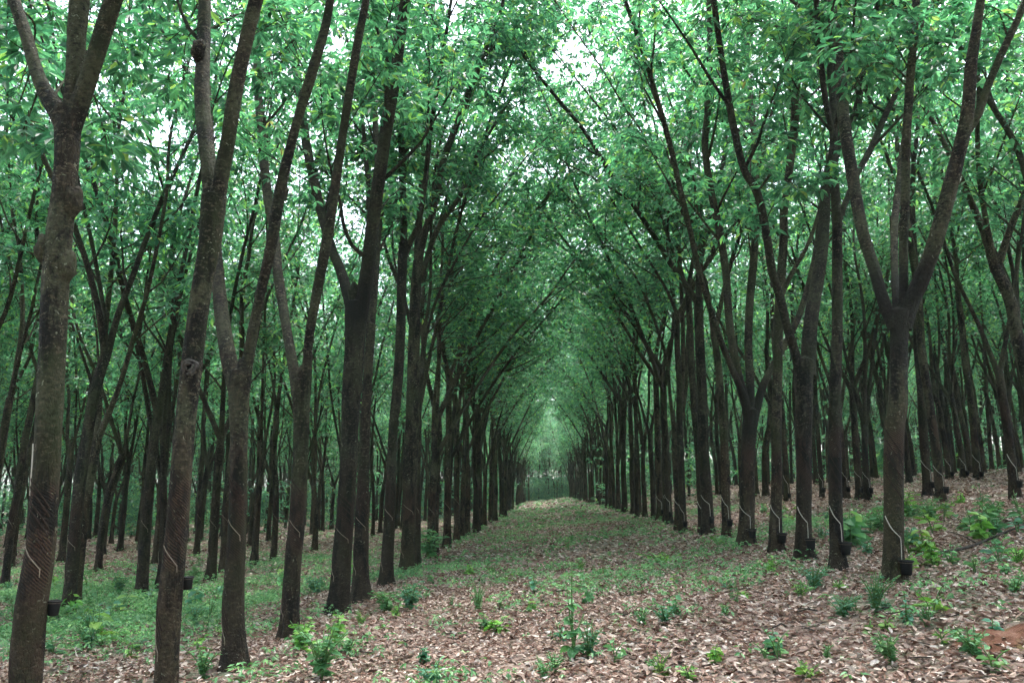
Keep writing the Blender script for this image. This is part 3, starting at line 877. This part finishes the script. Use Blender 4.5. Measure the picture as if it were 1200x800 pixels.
row('R', 1, rx, max(hero_y['R']) + 1.4, 110, 1.4, .12)
for side, s, x1 in (('L', -1, lx), ('R', 1, rx)):
    for idx in range(2, 16):
        x0 = x1 + s * (4.5 + (idx - 2) * 4.1)
        ys = 12.3 if (side == 'L' and idx == 2) else (12.5 if idx == 2 else 6)
        row(side, idx, x0, ys + r.uniform(-.4, .4), 150 - 2 * idx, 1.4 if idx < 4 else 1.35, .28)
# beyond the end of the avenue
for q in range(260):
    cands.append(('E', 9, r.uniform(-16, 19), r.uniform(113, 165)))
# the rows go on beside and behind the photographer
for x0 in (lx, rx, lx - 4.75, rx + 4.75, lx - 9.5, rx + 9.5):
    y = 3.0 if abs(x0) < 4 else 5.5
    while y > -24:
        if not in_view(x0, y, 3.2) or y < 0: cands.append(('B', 30, x0 + r.normal(0, .15), y if abs(x0) > 4 or y < 1.5 else 1.5))
        y -= 2.4
cands.sort(key=lambda c: math.hypot(c[2], c[3]) * (0.8 if c[1] == 1 else 1.0) + (500 if c[0] in 'BE' else 0))
NI = 285
near, far = cands[:NI], cands[NI:]
ORD = ['first', 'second', 'third', 'fourth', 'fifth', 'sixth', 'seventh', 'eighth', 'ninth', 'tenth', 'eleventh', 'twelfth', 'thirteenth', 'fourteenth',
       'fifteenth', 'sixteenth', 'seventeenth', 'eighteenth', 'nineteenth', 'twentieth']
count = {('L', 1): len(hero_y['L']), ('R', 1): len(hero_y['R'])}
near.sort(key=lambda c: c[3])
last_kind = -1
for (side, idx, x, y) in near:
    KS = PATHK if idx == 1 else KINDS
    k = int(r.integers(len(KS)))
    if k == last_kind: k = (k + 3) % len(KS)
    last_kind = k
    T = KS[k]
    n = count.get((side, idx), 0); count[(side, idx)] = n + 1
    sd = 'left' if side == 'L' else 'right'
    if idx == 1 and n < 20:
        label = '%s tree from the camera in the row lining the %s side of the path' % (ORD[n], sd)
        grp = 'rubber trees lining the path'
    elif idx == 1:
        label = 'far slender tree closing up the row on the %s side of the path' % sd
        grp = 'far trees lining the path on the ' + sd
    elif idx in (2, 3) and n < 14:
        label = 'rubber tree, %s from the camera in the %s row to the %s of the path' % (ORD[n], ORD[idx - 1], sd)
        grp = 'rubber trees in the rows behind'
    else:
        label = 'slender rubber tree deep in the crowded rows to the %s of the path' % sd
        grp = 'trees deep in the rows on the ' + sd
    if idx == 1: rz = (0 if side == 'L' else PI) + r.normal(0, .5)
    else: rz = r.uniform(0, 2 * PI)
    s = r.uniform(.88, 1.12); sz = r.uniform(.92, 1.12)
    z = float(gh(x, y)) - .03
    t = put_tree(T, label, (x, y, z), rz, (s, s, sz), grp)
    if y < 26:
        style = 'left' if side == 'L' else 'right'
        # cuts always face the path side / camera whatever way the tree is turned
        key = (style, k)
        objs, cup = add_tapping(t, T, style, np.random.default_rng(k + (0 if style == 'left' else 50)), False)
        if key in T.tap:
            for o, d_ in zip(objs, T.tap[key]): o.data = d_
        else:
            T.tap[key] = [o.data for o in objs]
        for o in objs: o.rotation_euler.z = -rz
        if side == 'R':
            where = label.replace(' from the camera', '').replace('rubber tree, ', '')
            if idx == 1: lab = 'black latex cup on the %s tree of the right row' % ORD[n]
            else: lab = 'black latex cup, tree %s, %s row right of path' % (ORD[n] if n < 20 else 'far', ORD[idx - 1])
            tz = t.rotation_euler.z; t.rotation_euler.z = 0
            hang_cup(t, T, cup[0], cup[1], lab, 1.0)
            t.rotation_euler.z = tz

# ------------------------------------------------------------------ the mass of trees beyond, one object
pc = bpy.data.collections.new('tree_kinds')
for k, T in enumerate(KINDS[:8]):
    Vs, Qs, Us, Ms = [], [], [], []; n = 0
    for me, mi in [(T.trunk, 0)] + [(l, 0) for l in T.limbs] + [(T.branches, 0), (T.crown, 1)]:
        V = np.empty(len(me.vertices) * 3, np.float32); me.vertices.foreach_get('co', V); V = V.reshape(-1, 3)
        Q = np.empty(len(me.loops), np.int32); me.loops.foreach_get('vertex_index', Q); Q = Q.reshape(-1, 4)
        Vs.append(V); Qs.append(Q + n); n += len(V); Ms.append(np.full(len(Q), mi))
    Q = np.concatenate(Qs)
    me = mesh_quads('tree_kind', np.concatenate(Vs), Q, None, False, [M_LIMB, M_LEAF], None, np.concatenate(Ms))
    o = bpy.data.objects.new('tree_kind', me)
    pc.objects.link(o)
FP = np.array([(c[2], c[3], float(gh(c[2], c[3])) - .03) for c in far])
me = bpy.data.meshes.new('far_trees'); me.from_pydata([tuple(p) for p in FP], [], [])
fo = link('far_trees', me, kind='stuff', label='mass of distant rubber trees filling the plantation beyond the nearer rows', category='trees')
gt = bpy.data.node_groups.new('scatter', 'GeometryNodeTree')
gt.interface.new_socket('Geometry', in_out='INPUT', socket_type='NodeSocketGeometry')
gt.interface.new_socket('Geometry', in_out='OUTPUT', socket_type='NodeSocketGeometry')
gi = gt.nodes.new('NodeGroupInput'); go = gt.nodes.new('NodeGroupOutput')
m2p = gt.nodes.new('GeometryNodeMeshToPoints'); iop = gt.nodes.new('GeometryNodeInstanceOnPoints')
ci = gt.nodes.new('GeometryNodeCollectionInfo'); ci.inputs['Collection'].default_value = pc
ci.inputs['Separate Children'].default_value = True; ci.inputs['Reset Children'].default_value = True
rr_ = gt.nodes.new('FunctionNodeRandomValue'); rr_.data_type = 'FLOAT_VECTOR'
rr_.inputs[0].default_value = (0, 0, 0); rr_.inputs[1].default_value = (0, 0, 6.283)
rs = gt.nodes.new('FunctionNodeRandomValue'); rs.data_type = 'FLOAT'
rs.inputs[2].default_value = .9; rs.inputs[3].default_value = 1.15
gt.links.new(gi.outputs[0], m2p.inputs[0]); gt.links.new(m2p.outputs[0], iop.inputs['Points'])
gt.links.new(ci.outputs[0], iop.inputs['Instance']); iop.inputs['Pick Instance'].default_value = True
gt.links.new(rr_.outputs[0], iop.inputs['Rotation']); gt.links.new(rs.outputs[1], iop.inputs['Scale'])
gt.links.new(iop.outputs[0], go.inputs[0])
md = fo.modifiers.new('scatter', 'NODES'); md.node_group = gt

# low undergrowth among the far rows, a mass nobody could count
r = np.random.default_rng(31)
bk = bpy.data.collections.new('undergrowth_kinds')
for k in range(4):
    P = r.normal(0, 1, (46, 3)) * np.array((.8, .8, .75)) + np.array((0, 0, 1.2)); P[:, 2] = np.clip(P[:, 2], .1, 3.2) * (1.9 if k % 2 else 1)
    V, Q = leaf_cloud(P, r, 6, (.05, .3), (.16, .26))
    bk.objects.link(bpy.data.objects.new('undergrowth_kind', mesh_quads('undergrowth_kind', V, Q, None, False, M_LEAF)))
UP = []
while len(UP) < 1050:
    y = math.sqrt(r.uniform(42 ** 2, 150 ** 2)); x = y * r.uniform(-.95, .9)
    if lx - 1 < x < rx + 1 and y < 122: continue
    UP.append((x, y, float(gh(x, y)) - .05))
for q in range(260):
    x, y = r.uniform(-12, 15), r.uniform(116, 150)
    UP.append((x, y, float(gh(x, y)) - .05))
me = bpy.data.meshes.new('far_undergrowth'); me.from_pydata(UP, [], [])
uo = link('far_undergrowth', me, kind='stuff', label='green undergrowth between the distant trunks', category='undergrowth')
gt2 = gt.copy()
for n in gt2.nodes:
    if n.bl_idname == 'GeometryNodeCollectionInfo': n.inputs['Collection'].default_value = bk
uo.modifiers.new('scatter', 'NODES').node_group = gt2
print('trees: near', len(near), 'far', len(far))

# ------------------------------------------------------------------ near leaf sprays hanging from the row trees
def spray(hi, px, py, Y, n=5, size=(.11, .165)):
    t, T, base, h = HT[hi]
    r = np.random.default_rng(int(px * 7 + py))
    p = at(px, py, Y) - base
    best = None
    for l in T.limb_paths:
        d = np.linalg.norm(l - p - np.array((0, 0, -.25)), axis=1) + np.maximum(0, l[:, 2] - p[2] - .3) * .5
        k = int(d.argmin())
        if best is None or d[k] < best[0]: best = (d[k], l[k])
    q = best[1]
    mid = (p + q) / 2 + np.array((0, 0, .18)) + r.normal(0, .06, 3)
    acc = Acc()
    V, Q, U = tube(spline(np.array([q, mid, p]), .08), np.linspace(.011, .004, len(spline(np.array([q, mid, p]), .08))), 5)
    acc.add(V, Q, U)
    W = [p]
    for k in range(n - 1):
        e = p + r.normal(0, .2, 3) * np.array((1, 1, .45))
        b = p + (mid - p) * r.uniform(.1, .5)
        V, Q, U = tube(np.array([b, (b + e) / 2 + np.array((0, 0, .04)), e]), np.array([.005, .004, .003]), 4, cap=False)
        acc.add(V, Q, U); W.append(e)
    tw = link('twig', acc.mesh('twig', M_LIMB), t)
    V, Q = leaf_cloud(np.array(W), r, 7, (.10, .24), size, True)
    link('leaf_spray', mesh_quads('leaf_spray', V, Q, None, False, M_LEAF), tw, kind='stuff')
for a_ in [(8, 985, 62, 8.5), (8, 1012, 78, 8.6), (8, 1040, 48, 8.4), (8, 1075, 25, 8.3), (8, 1110, 50, 8.4), (8, 1150, 25, 8.5), (8, 1120, 85, 8.8), (8, 1005, 22, 8.9),
           (8, 1135, 12, 8.7), (8, 1170, 55, 8.9), (8, 1060, 85, 9.3), (8, 1095, 8, 8.9), (8, 1188, 8, 8.7),
           (9, 960, 195, 9.9), (9, 935, 215, 10.0), (10, 905, 165, 10.6), (10, 860, 268, 10.8), (10, 915, 235, 10.9), (10, 880, 190, 11.2), (10, 845, 95, 11),
           (12, 790, 60, 13), (12, 760, 30, 13.2), (12, 815, 95, 13.4), (12, 700, 20, 13), (12, 740, 95, 13.6), (11, 905, 40, 12.5), (11, 880, 70, 12.6), (11, 930, 15, 12.4), (12, 850, 130, 13.8),
           (0, 22, 105, 6.3), (0, 12, 150, 6.0), (0, 33, 72, 6.4), (0, 25, 158, 5.8), (0, 142, 150, 6.0), (0, 125, 165, 5.9), (0, 8, 40, 6.2),
           (0, 112, 30, 7.5), (0, 60, 20, 7.2), (0, 148, 60, 7.8), (1, 170, 70, 8.0), (1, 150, 20, 8.2), (1, 215, 95, 7.6), (0, 75, 60, 8.4), (1, 190, 110, 8.5), (2, 275, 30, 9), (2, 320, 85, 9.2), (3, 362, 25, 10.2), (3, 385, 70, 10.4), (4, 405, 15, 12), (1, 198, 48, 7.2), (1, 205, 15, 7.4), (1, 182, 28, 7.6), (2, 330, 20, 8.4), (3, 318, 60, 10.2), (4, 500, 20, 12), (4, 530, 60, 12.4), (4, 560, 15, 12.2), (7, 575, 110, 15.4), (7, 600, 60, 15.2), (7, 540, 200, 15.3), (7, 505, 235, 15.6)]:
    spray(*a_)

# ------------------------------------------------------------------ leaf litter
def patch(x, y, s, ph):
    return (np.sin(x * s + ph) * np.sin(y * s * .7 + 1.7 * ph) + .6 * np.sin(x * s * 2.3 - y * s * 1.9 + ph * 3) + .4 * np.sin(x * s * 4.1 + y * s * 3.7 + ph)) 
LIT = np.array([(0, 0, .02), (.34, .2, .10), (.72, .17, .09), (1, 0, .06), (.72, -.17, .09), (.34, -.2, .10)])
def litter_leaves(x, y, r, L):
    n = len(x)
    az_ = r.uniform(0, 2 * PI, n); pit = r.normal(0, .28, n); roll = r.normal(0, .45, n)
    X = np.stack([np.cos(az_) * np.cos(pit), np.sin(az_) * np.cos(pit), np.sin(pit)], -1)
    Y = unit(np.cross(np.array((0, 0, 1.)), X)); Z = np.cross(X, Y)
    Y2 = Y * np.cos(roll)[:, None] + Z * np.sin(roll)[:, None]; Z2 = np.cross(X, Y2)
    cu = r.normal(0, 1.1, n); wd = r.uniform(.7, 1.25, n)
    bend = r.normal(0, .22, n)
    O = np.stack([x, y, gh(x, y) + .012 + np.abs(r.normal(0, .018, n))], -1) - X * (L * .5)[:, None]
    tz = LIT[None, :, 2] * cu[:, None] + bend[:, None] * (LIT[None, :, 0] - .5) ** 2 * 2 - .0
    V = O[:, None] + L[:, None, None] * (LIT[None, :, 0:1] * X[:, None] + (LIT[None, :, 1] * wd[:, None])[..., None] * Y2[:, None] + tz[..., None] * Z2[:, None])
    Q = (np.arange(n) * 6)[:, None, None] + np.array([(0, 1, 2, 3), (0, 3, 4, 5)])[None]
    return V.reshape(-1, 3), Q.reshape(-1, 4)

r = np.random.default_rng(5)
mound = ground_at(1192, 748)
def wedge(n, y0, y1):
    y = np.sqrt(r.uniform(y0 ** 2, y1 ** 2, n))
    x = y * r.uniform(-.92, .86, n)
    return x, y
Vs, Qs, n0 = [], [], 0
for (cnt, y0, y1, La, Lb) in ((172000, 4.2, 16, .038, .080), (72000, 16, 30, .07, .12), (34000, 30, 56, .12, .19), (20000, 56, 115, .25, .4)):
    x, y = wedge(cnt, y0, y1)
    keep = np.hypot((x - mound[0]) / .55, (y - mound[1]) / .45) > r.uniform(-.2, 1.05, len(x))
    # thinner where the weeds stand thick on the left
    gl = (x < -3.6) & (x > -9) & (y > 8.5)
    keep &= ~(gl & (r.random(len(x)) < .5))
    thin = patch(x, y, 2.1, 1.9) > .9
    keep &= ~(thin & (r.random(len(x)) < .7))
    x, y = x[keep], y[keep]
    V, Q = litter_leaves(x, y, r, La * .8 + (Lb * 1.15 - La * .8) * r.beta(1.6, 2.6, len(x)))
    Vs.append(V); Qs.append(Q + n0); n0 += len(V)
lit = link('leaf_litter', mesh_quads('leaf_litter', np.concatenate(Vs), np.concatenate(Qs), None, False, M_LITTER), kind='stuff',
           label='brown and pinkish dry leaves carpeting the ground', category='leaf litter')

# the largest fallen leaves at the very front, one by one
def single_leaf_material():
    m, nt, out = new_mat('single_dry_leaf')
    oi = nd(nt, 'ObjectInfo'); tc = nd(nt, 'TexCoord')
    c = ramp(nt, oi.outputs['Random'], [(0, (.085, .05, .038)), (.3, (.19, .12, .095)), (.6, (.30, .22, .185)), (.85, (.43, .35, .31)), (1, (.58, .52, .48))])
    n = nd(nt, 'TexNoise', {'Vector': tc.outputs['Object'], 'Scale': 6, 'Detail': 5}).outputs[0]
    c = mix(nt, gray(nt, n, [(.35, .55), (.6, 0)]), c, (.12, .075, .055))
    p = nd(nt, 'BsdfPrincipled', {'Base Color': c, 'Roughness': .6, 'Specular IOR Level': .35})
    nt.links.new(p.outputs[0], out.inputs[0])
    return m
M_ONE = single_leaf_material()
one = []
for k in range(8):
    cu = r.normal(0, 1.2); bend = r.normal(0, .3)
    m_ = 7
    u = np.linspace(0, 1, m_)
    hw = .21 * np.sin(PI * np.clip(u, .02, .985) ** .85) ** .8
    V = []
    for a_, h_ in zip(u, hw):
        zb = bend * (a_ - .5) ** 2 * 2 + .04 * math.sin(9 * a_ + k)
        V += [(a_ - .5, -h_, zb + cu * .1 * h_ / .2), (a_ - .5, 0, zb), (a_ - .5, h_, zb + cu * .1 * h_ / .2 + .03 * math.sin(7 * a_ + 2 * k))]
    Q = [(3 * e + c, 3 * e + 3 + c, 3 * e + 4 + c, 3 * e + 1 + c) for e in range(m_ - 1) for c in range(2)]
    one.append(mesh_quads('fallen_leaf', V, Q, None, True, M_ONE))
for k in range(300):
    px = r.uniform(60, 1195); py = 800 - abs(r.normal(0, 42))
    p = ground_at(px, py)
    if np.hypot((p[0] - mound[0]) / .5, (p[1] - mound[1]) / .4) < 1: continue
    o = link('fallen_leaf', one[k % 8], ground)
    o.location = (p[0], p[1], float(gh(p[0], p[1])) + r.uniform(.03, .055))
    o.rotation_euler = (r.normal(0, .35), r.normal(0, .3), r.uniform(0, 6.28))
    L = r.uniform(.07, .115); o.scale = (L, L * r.uniform(.8, 1.2), L)

# ------------------------------------------------------------------ green ground cover
def cover(n, y0, y1):
    x, y = wedge(n, y0, y1)
    pr = np.zeros(n)
    path = (x > lx + .1) & (x < rx + .3)
    pt = patch(x, y, .9, .4)
    pr = np.where(path, np.clip((pt * .6 - .15 + np.clip((y - 8) / 14, 0, .8)) * .46, .012, .6), pr)
    edge = (np.abs(x - lx) < .9) & (y > 9.5)
    pr = np.where(edge, np.maximum(pr, np.clip(pt * .5 + .25, 0, .7)), pr)
    left = (x < lx - .9)
    pr = np.where(left, np.clip((pt * .8 + 1.0) * .6 * np.clip((y - 7.5) / 2.5, 0, 1) * np.clip((27 - y) / 8, .12, 1) * np.clip((-x - 3.2) / 1.2, 0, 1), 0, 1), pr)
    right = x > rx + .3
    band = np.exp(-((x - 5.1) / 1.0) ** 2)
    pr = np.where(right, np.clip((pt + .3) * .55 * (band * np.clip((y - 10.5) / 3, 0, 1)) + np.clip(pt - .5, 0, 1) * .14, 0, 1), pr)
    k = r.random(n) < pr
    return x[k], y[k]
Vs, Qs, n0 = [], [], 0
for cnt, y0, y1, L, hh in ((62000, 5, 16, (.03, .068), .17), (46000, 16, 32, (.04, .08), .16), (26000, 32, 60, (.09, .16), .22), (12000, 60, 118, (.2, .34), .25)):
    x, y = cover(cnt, y0, y1)
    P = np.stack([x, y, gh(x, y) + r.uniform(.02, 1, len(x)) ** 1.5 * hh], -1)
    V, Q = leaf_cloud(P, r, 3, (.02, .07), L, False)
    V[:, 2] = np.maximum(V[:, 2], gh(V[:, 0], V[:, 1]) + .01)
    Vs.append(V); Qs.append(Q + n0); n0 += len(V)
link('ground_cover', mesh_quads('ground_cover', np.concatenate(Vs), np.concatenate(Qs), None, False, M_WEED), kind='stuff',
     label='low bright green weeds growing through the leaf litter', category='weeds')
print('cover', n0)

# ------------------------------------------------------------------ single plants
def leaf_blade(name, mat, width=.5, droop=.25, m_=5):
    u = np.linspace(0, 1, m_); V = []
    for a_ in u:
        h_ = width * .5 * math.sin(PI * min(max(a_, .03), .97) ** .8) ** .75
        z = -droop * a_ * a_
        V += [(a_, -h_, z + h_ * .25), (a_, 0, z), (a_, h_, z + h_ * .25)]
    Q = [(3 * e + c, 3 * e + 3 + c, 3 * e + 4 + c, 3 * e + 1 + c) for e in range(m_ - 1) for c in range(2)]
    return mesh_quads(name, V, Q, None, True, mat)
BLADE = {(m.name, w_): leaf_blade('leaf', m, w_) for m in (M_WEED, M_FERN, M_LIME) for w_ in (.3, .55, .8)}

def plant(label, base, H, Wd, kind, mat, seed, group=None, name='seedling'):
    r = np.random.default_rng(seed)
    t = thing(name, label, 'plant', (base[0], base[1], float(gh(base[0], base[1])) - .01), 0, group)
    acc = Acc(); LV = []
    if kind == 'upright':
        ns, nl, wd, L = 3, 11, .8, Wd * .36
    elif kind == 'bush':
        ns, nl, wd, L = 12, 10, .55, Wd * .19
    elif kind == 'fern':
        ns, nl, wd, L = 15, 15, .3, Wd * .15
    elif kind == 'patch':
        ns, nl, wd, L = 14, 5, .55, Wd * .10
    elif kind == 'rosette':
        ns, nl, wd, L = 7, 4, .55, Wd * .33
    else:
        ns, nl, wd, L = 3, 4, .55, Wd * .4
    for s in range(ns):
        a_ = r.uniform(0, 2 * PI)
        out = (Wd * .12 * s if kind == 'upright' else Wd * .5 * r.uniform(.15, 1))
        top = np.array((math.cos(a_) * out, math.sin(a_) * out, H * r.uniform(.65, 1)))
        if kind == 'upright': top[2] = H * (1, .7, .5)[s]
        if kind in ('rosette', 'patch'): top[2] = H * r.uniform(.3, .9)
        pts = spline(np.array([(0, 0, 0), (top[0] * .35, top[1] * .35, top[2] * .6), top]) + r.normal(0, .006, (3, 3)), H / 8)
        V, Q, U = tube(pts, np.linspace(.006, .0025, len(pts)) * (1 + H), 5)
        acc.add(V, Q, U)
        for e in range(nl):
            f = .22 + .78 * (e + .5) / nl
            k = min(len(pts) - 1, int(f * (len(pts) - 1)))
            a2 = e * 2.4 + r.uniform(-.4, .4) if kind != 'fern' else a_ + (1.35 if e % 2 else -1.35) + r.normal(0, .2)
            LV.append((pts[k] + r.normal(0, .004, 3), a2, r.uniform(-.2, .55) if kind != 'upright' else r.uniform(-.1, .7), L * r.uniform(.7, 1.15) * (1.15 - .4 * f)))
    link('stem', acc.mesh('stem', M_STEM), t)
    me = BLADE[(mat.name, wd)]
    if group or kind in ('bush', 'fern', 'patch'):   # small seedlings: leaves a few pixels each, one part
        Vs, Qs, n0 = [], [], 0
        for p, a2, dr_, L_ in LV:
            D = np.array([(math.cos(a2) * math.cos(dr_), math.sin(a2) * math.cos(dr_), -math.sin(dr_) + .25)])
            V, Q = place_leaflets(p[None], D, np.array([L_]), r, True, width=wd * 2.6)
            Vs.append(V); Qs.append(Q + n0); n0 += len(V)
        link('foliage', mesh_quads('foliage', np.concatenate(Vs), np.concatenate(Qs), None, False, mat), t, kind='stuff')
    else:
        for p, a2, dr_, L_ in LV:
            o = link('leaf', me, t)
            o.location = p; o.rotation_euler = (r.normal(0, .25), dr_ - .25, a2); o.scale = (L_,) * 3
    return t

PL = [  # px, py of the foot, height px, width px, kind, material, label
 (672, 775, 98, 42, 'upright', M_WEED, 'tall leafy sapling standing alone in the middle of the path front'),
 (690, 772, 40, 40, 'bush', M_FERN, 'small dark green clump at the foot of the tall path sapling'),
 (582, 742, 22, 40, 'rosette', M_LIME, 'low yellow-green rosette in the litter left of the tall sapling'),
 (480, 716, 34, 44, 'bush', M_FERN, 'blue-green bush right of the thick fifth tree of the left row'),
 (452, 718, 24, 40, 'bush', M_WEED, 'light green leafy clump touching the blue-green bush on the left'),
 (1026, 720, 46, 50, 'fern', M_FERN, 'feathery blue-green bush in front of the nearest right tree'),
 (988, 722, 24, 52, 'fern', M_FERN, 'low feathery plant spreading left of the blue-green bush'),
 (955, 690, 26, 44, 'fern', M_FERN, 'dull green feathery weed before the straight second right tree'),
 (1064, 734, 34, 20, 'upright', M_FERN, 'dark upright sprout right of the feathery bush'),
 (1040, 738, 18, 24, 'rosette', M_LIME, 'tiny lime sprout at the foot of the feathery bush'),
 (376, 798, 60, 66, 'bush', M_WEED, 'broad leafy clump at the bottom edge before the fourth left tree'),
 (352, 765, 34, 46, 'bush', M_LIME, 'yellowish leafy plant at the foot of the fourth left tree'),
 (396, 752, 30, 34, 'upright', M_LIME, 'thin lime sprout at the foot of the thick fifth left tree'),
 (592, 684, 14, 22, 'rosette', M_LIME, 'bright lime tuft in the left half of the path'),
 (626, 696, 22, 26, 'sprout', M_FERN, 'pale green sprout right of the bright lime tuft'),
 (560, 716, 28, 26, 'fern', M_WEED, 'wispy pale plant left of the pale green sprout'),
 (1092, 662, 30, 26, 'upright', M_LIME, 'lime green sprout right of the nearest right tree'),
 (775, 660, 14, 58, 'patch', M_LIME, 'wide low patch of lime leaves right of the path centre'),
 (502, 655, 34, 46, 'bush', M_WEED, 'leafy green bush behind the eighth tree of the left row'),
 (237, 795, 34, 40, 'bush', M_WEED, 'small leafy clump between the second and third left trees'),
 (152, 775, 24, 24, 'sprout', M_LIME, 'lime sprout in the litter left of the second left tree'),
 (904, 672, 22, 18, 'upright', M_LIME, 'single lime sprout before the slender fourth right tree'),
 (872, 702, 12, 24, 'rosette', M_LIME, 'pale flat rosette in the litter on the right of the path'),
 (792, 722, 26, 22, 'upright', M_WEED, 'thin sprout alone in the litter right of the path centre'),
 (692, 584, 16, 18, 'bush', M_WEED, 'round bush at the far end of the path'),
 (716, 592, 20, 30, 'bush', M_FERN, 'dark bush at the far right edge of the path'),
 (1190, 695, 20, 30, 'bush', M_WEED, 'green weed at the right edge above the red soil'),
 (506, 806, 22, 46, 'bush', M_FERN, 'dark green leaves at the bottom edge left of centre'),
 (62, 735, 22, 40, 'bush', M_WEED, 'bright weeds beside the leftmost trunk'),
 (200, 650, 40, 44, 'bush', M_LIME, 'bright bushy weed behind the second left tree'),
 (1150, 625, 18, 26, 'sprout', M_LIME, 'lime sprout on the slope by the fallen branch'),
 (1035, 625, 30, 40, 'bush', M_WEED, 'bushy green plant left of the nearest right trunk'),
]
for k, (px, py, hpx, wpx, kind, mat, lab) in enumerate(PL):
    b = ground_at(px, py); s = cam_depth(b) / F
    plant(lab, b, hpx * s * 1.15, wpx * s * 1.2, kind, mat, 900 + k)

def random_plants(n, test, label, group, hr, seed):
    rr2 = np.random.default_rng(seed); done = 0; tries = 0
    while done < n and tries < 4000:
        tries += 1
        px, py = rr2.uniform(0, 1200), 590 + 210 * rr2.random() ** 1.3
        p = ground_at(px, py)
        if not test(p[0], p[1], px, py): continue
        H = rr2.uniform(*hr)
        plant(label, p, H, H * rr2.uniform(.9, 1.6), ['upright', 'rosette', 'sprout', 'bush', 'sprout'][rr2.integers(5)], [M_WEED, M_FERN, M_LIME, M_WEED][rr2.integers(4)], seed * 100 + done, group)
        done += 1
random_plants(60, lambda x, y, a_, b_: lx + .5 < x < rx - .3 and y < 30, 'small green seedling sprouting through the litter on the path', 'small seedlings on the path', (.10, .26), 21)
random_plants(60, lambda x, y, a_, b_: x < lx - .9 and 8.5 < y < 20, 'small green seedling in the weeds left of the left row', 'small seedlings left of the path', (.16, .42), 22)
random_plants(22, lambda x, y, a_, b_: 4.3 < x < 6.6 and 10.5 < y < 19, 'leafy weed between the first and second rows right of the path', 'leafy weeds between the right rows', (.3, .55), 24)
random_plants(40, lambda x, y, a_, b_: x > rx + .4 and y < 22, 'small green seedling on the slope right of the right row', 'small seedlings right of the path', (.10, .3), 23)

# ------------------------------------------------------------------ red soil, fallen branch, sticks
n1 = 28
Vs = []; rad = np.linspace(0, 1, 11)
for q in rad:
    for th in np.linspace(0, 2 * PI, n1, endpoint=False):
        ex = 1 + .18 * math.sin(3 * th + 1) + .1 * math.sin(7 * th)
        x = mound[0] + .62 * q * ex * math.cos(th); y = mound[1] + .30 * q * ex * math.sin(th)
        z = float(gh(x, y)) + .06 * (1 - q * q) ** 1.1 * (1 + .45 * math.sin(9 * x) * math.sin(11 * y) + .25 * math.sin(23 * x + 5 * y)) - .03 * q + .012 * math.sin(31 * x + 17 * y) * (1 - q)
        Vs.append((x, y, z))
Q = [(e * n1 + f, (e + 1) * n1 + f, (e + 1) * n1 + (f + 1) % n1, e * n1 + (f + 1) % n1) for e in range(10) for f in range(n1)]
link('soil_mound', mesh_quads('soil_mound', Vs, Q, None, True, M_CLAY), kind='structure', label='low mound of bare red soil at the right edge')

def stick(label, a_, b_, rad, twigs, seed, name='fallen_branch', group=None):
    r = np.random.default_rng(seed)
    P = np.array([a_ * (1 - f) + b_ * f + np.array((0, 0, 0)) for f in np.linspace(0, 1, 6)])
    P[1:-1, :2] += r.normal(0, .02, (4, 2))
    P[:, 2] = gh(P[:, 0], P[:, 1]) + rad + r.uniform(.035, .06, 6)
    base = P[0].copy()
    t = thing(name, label, 'branch' if twigs else 'stick', tuple(base), 0, group)
    S = spline(P - base, .06)
    acc = Acc(); acc.add(*tube(S, np.linspace(rad, rad * .45, len(S)), 8, .12, seed))
    link('stem', acc.mesh('stick_stem', M_TWIG), t)
    for k in range(twigs):
        i0 = r.integers(len(S) // 4, len(S) - 1)
        d = unit(np.array((r.normal(), r.normal(), .35)))
        T_ = np.array([S[i0], S[i0] + d * .18, S[i0] + d * .38 + np.array((0, 0, -.05))])
        acc = Acc(); acc.add(*tube(spline(T_, .06), np.linspace(rad * .4, rad * .15, len(spline(T_, .06))), 6))
        link('twig', acc.mesh('stick_twig', M_TWIG), t)
stick('dark fallen branch lying across the litter on the right slope', ground_at(1098, 656), ground_at(1225, 616), .021, 4, 3)
stick('thin forked dead branch leaning in the weeds behind the third left tree', ground_at(288, 690), ground_at(322, 668), .016, 3, 4)
rs2 = np.random.default_rng(9)
for k in range(34):
    p = ground_at(rs2.uniform(150, 1180), rs2.uniform(690, 795)); a_ = rs2.uniform(0, PI); L = rs2.uniform(.15, .4)
    stick('thin dry twig lying in the leaf litter', p, p + np.array((math.cos(a_) * L, math.sin(a_) * L, 0)), rs2.uniform(.004, .008), 0, 40 + k, 'dry_twig', 'dry twigs scattered in the litter')

# ------------------------------------------------------------------ damp air under the canopy
HAZE = 0.0005
if HAZE:
    X0, X1, Y0_, Y1, Z0, Z1 = -420, 420, -60, 540, -4.2, 26
    V = [(x, y, z) for x in (X0, X1) for y in (Y0_, Y1) for z in (Z0, Z1)]
    me = bpy.data.meshes.new('haze')
    me.from_pydata(V, [], [(0, 1, 3, 2), (4, 6, 7, 5), (0, 4, 5, 1), (2, 3, 7, 6), (0, 2, 6, 4), (1, 5, 7, 3)])
    m, nt, out = new_mat('haze')
    pv = nd(nt, 'VolumePrincipled', {'Color': (.72, .92, .88, 1), 'Density': HAZE})
    nt.links.new(pv.outputs[0], out.inputs['Volume'])
    me.materials.append(m)
    link('haze', me, kind='stuff', label='pale damp haze hanging between the trees', category='haze')
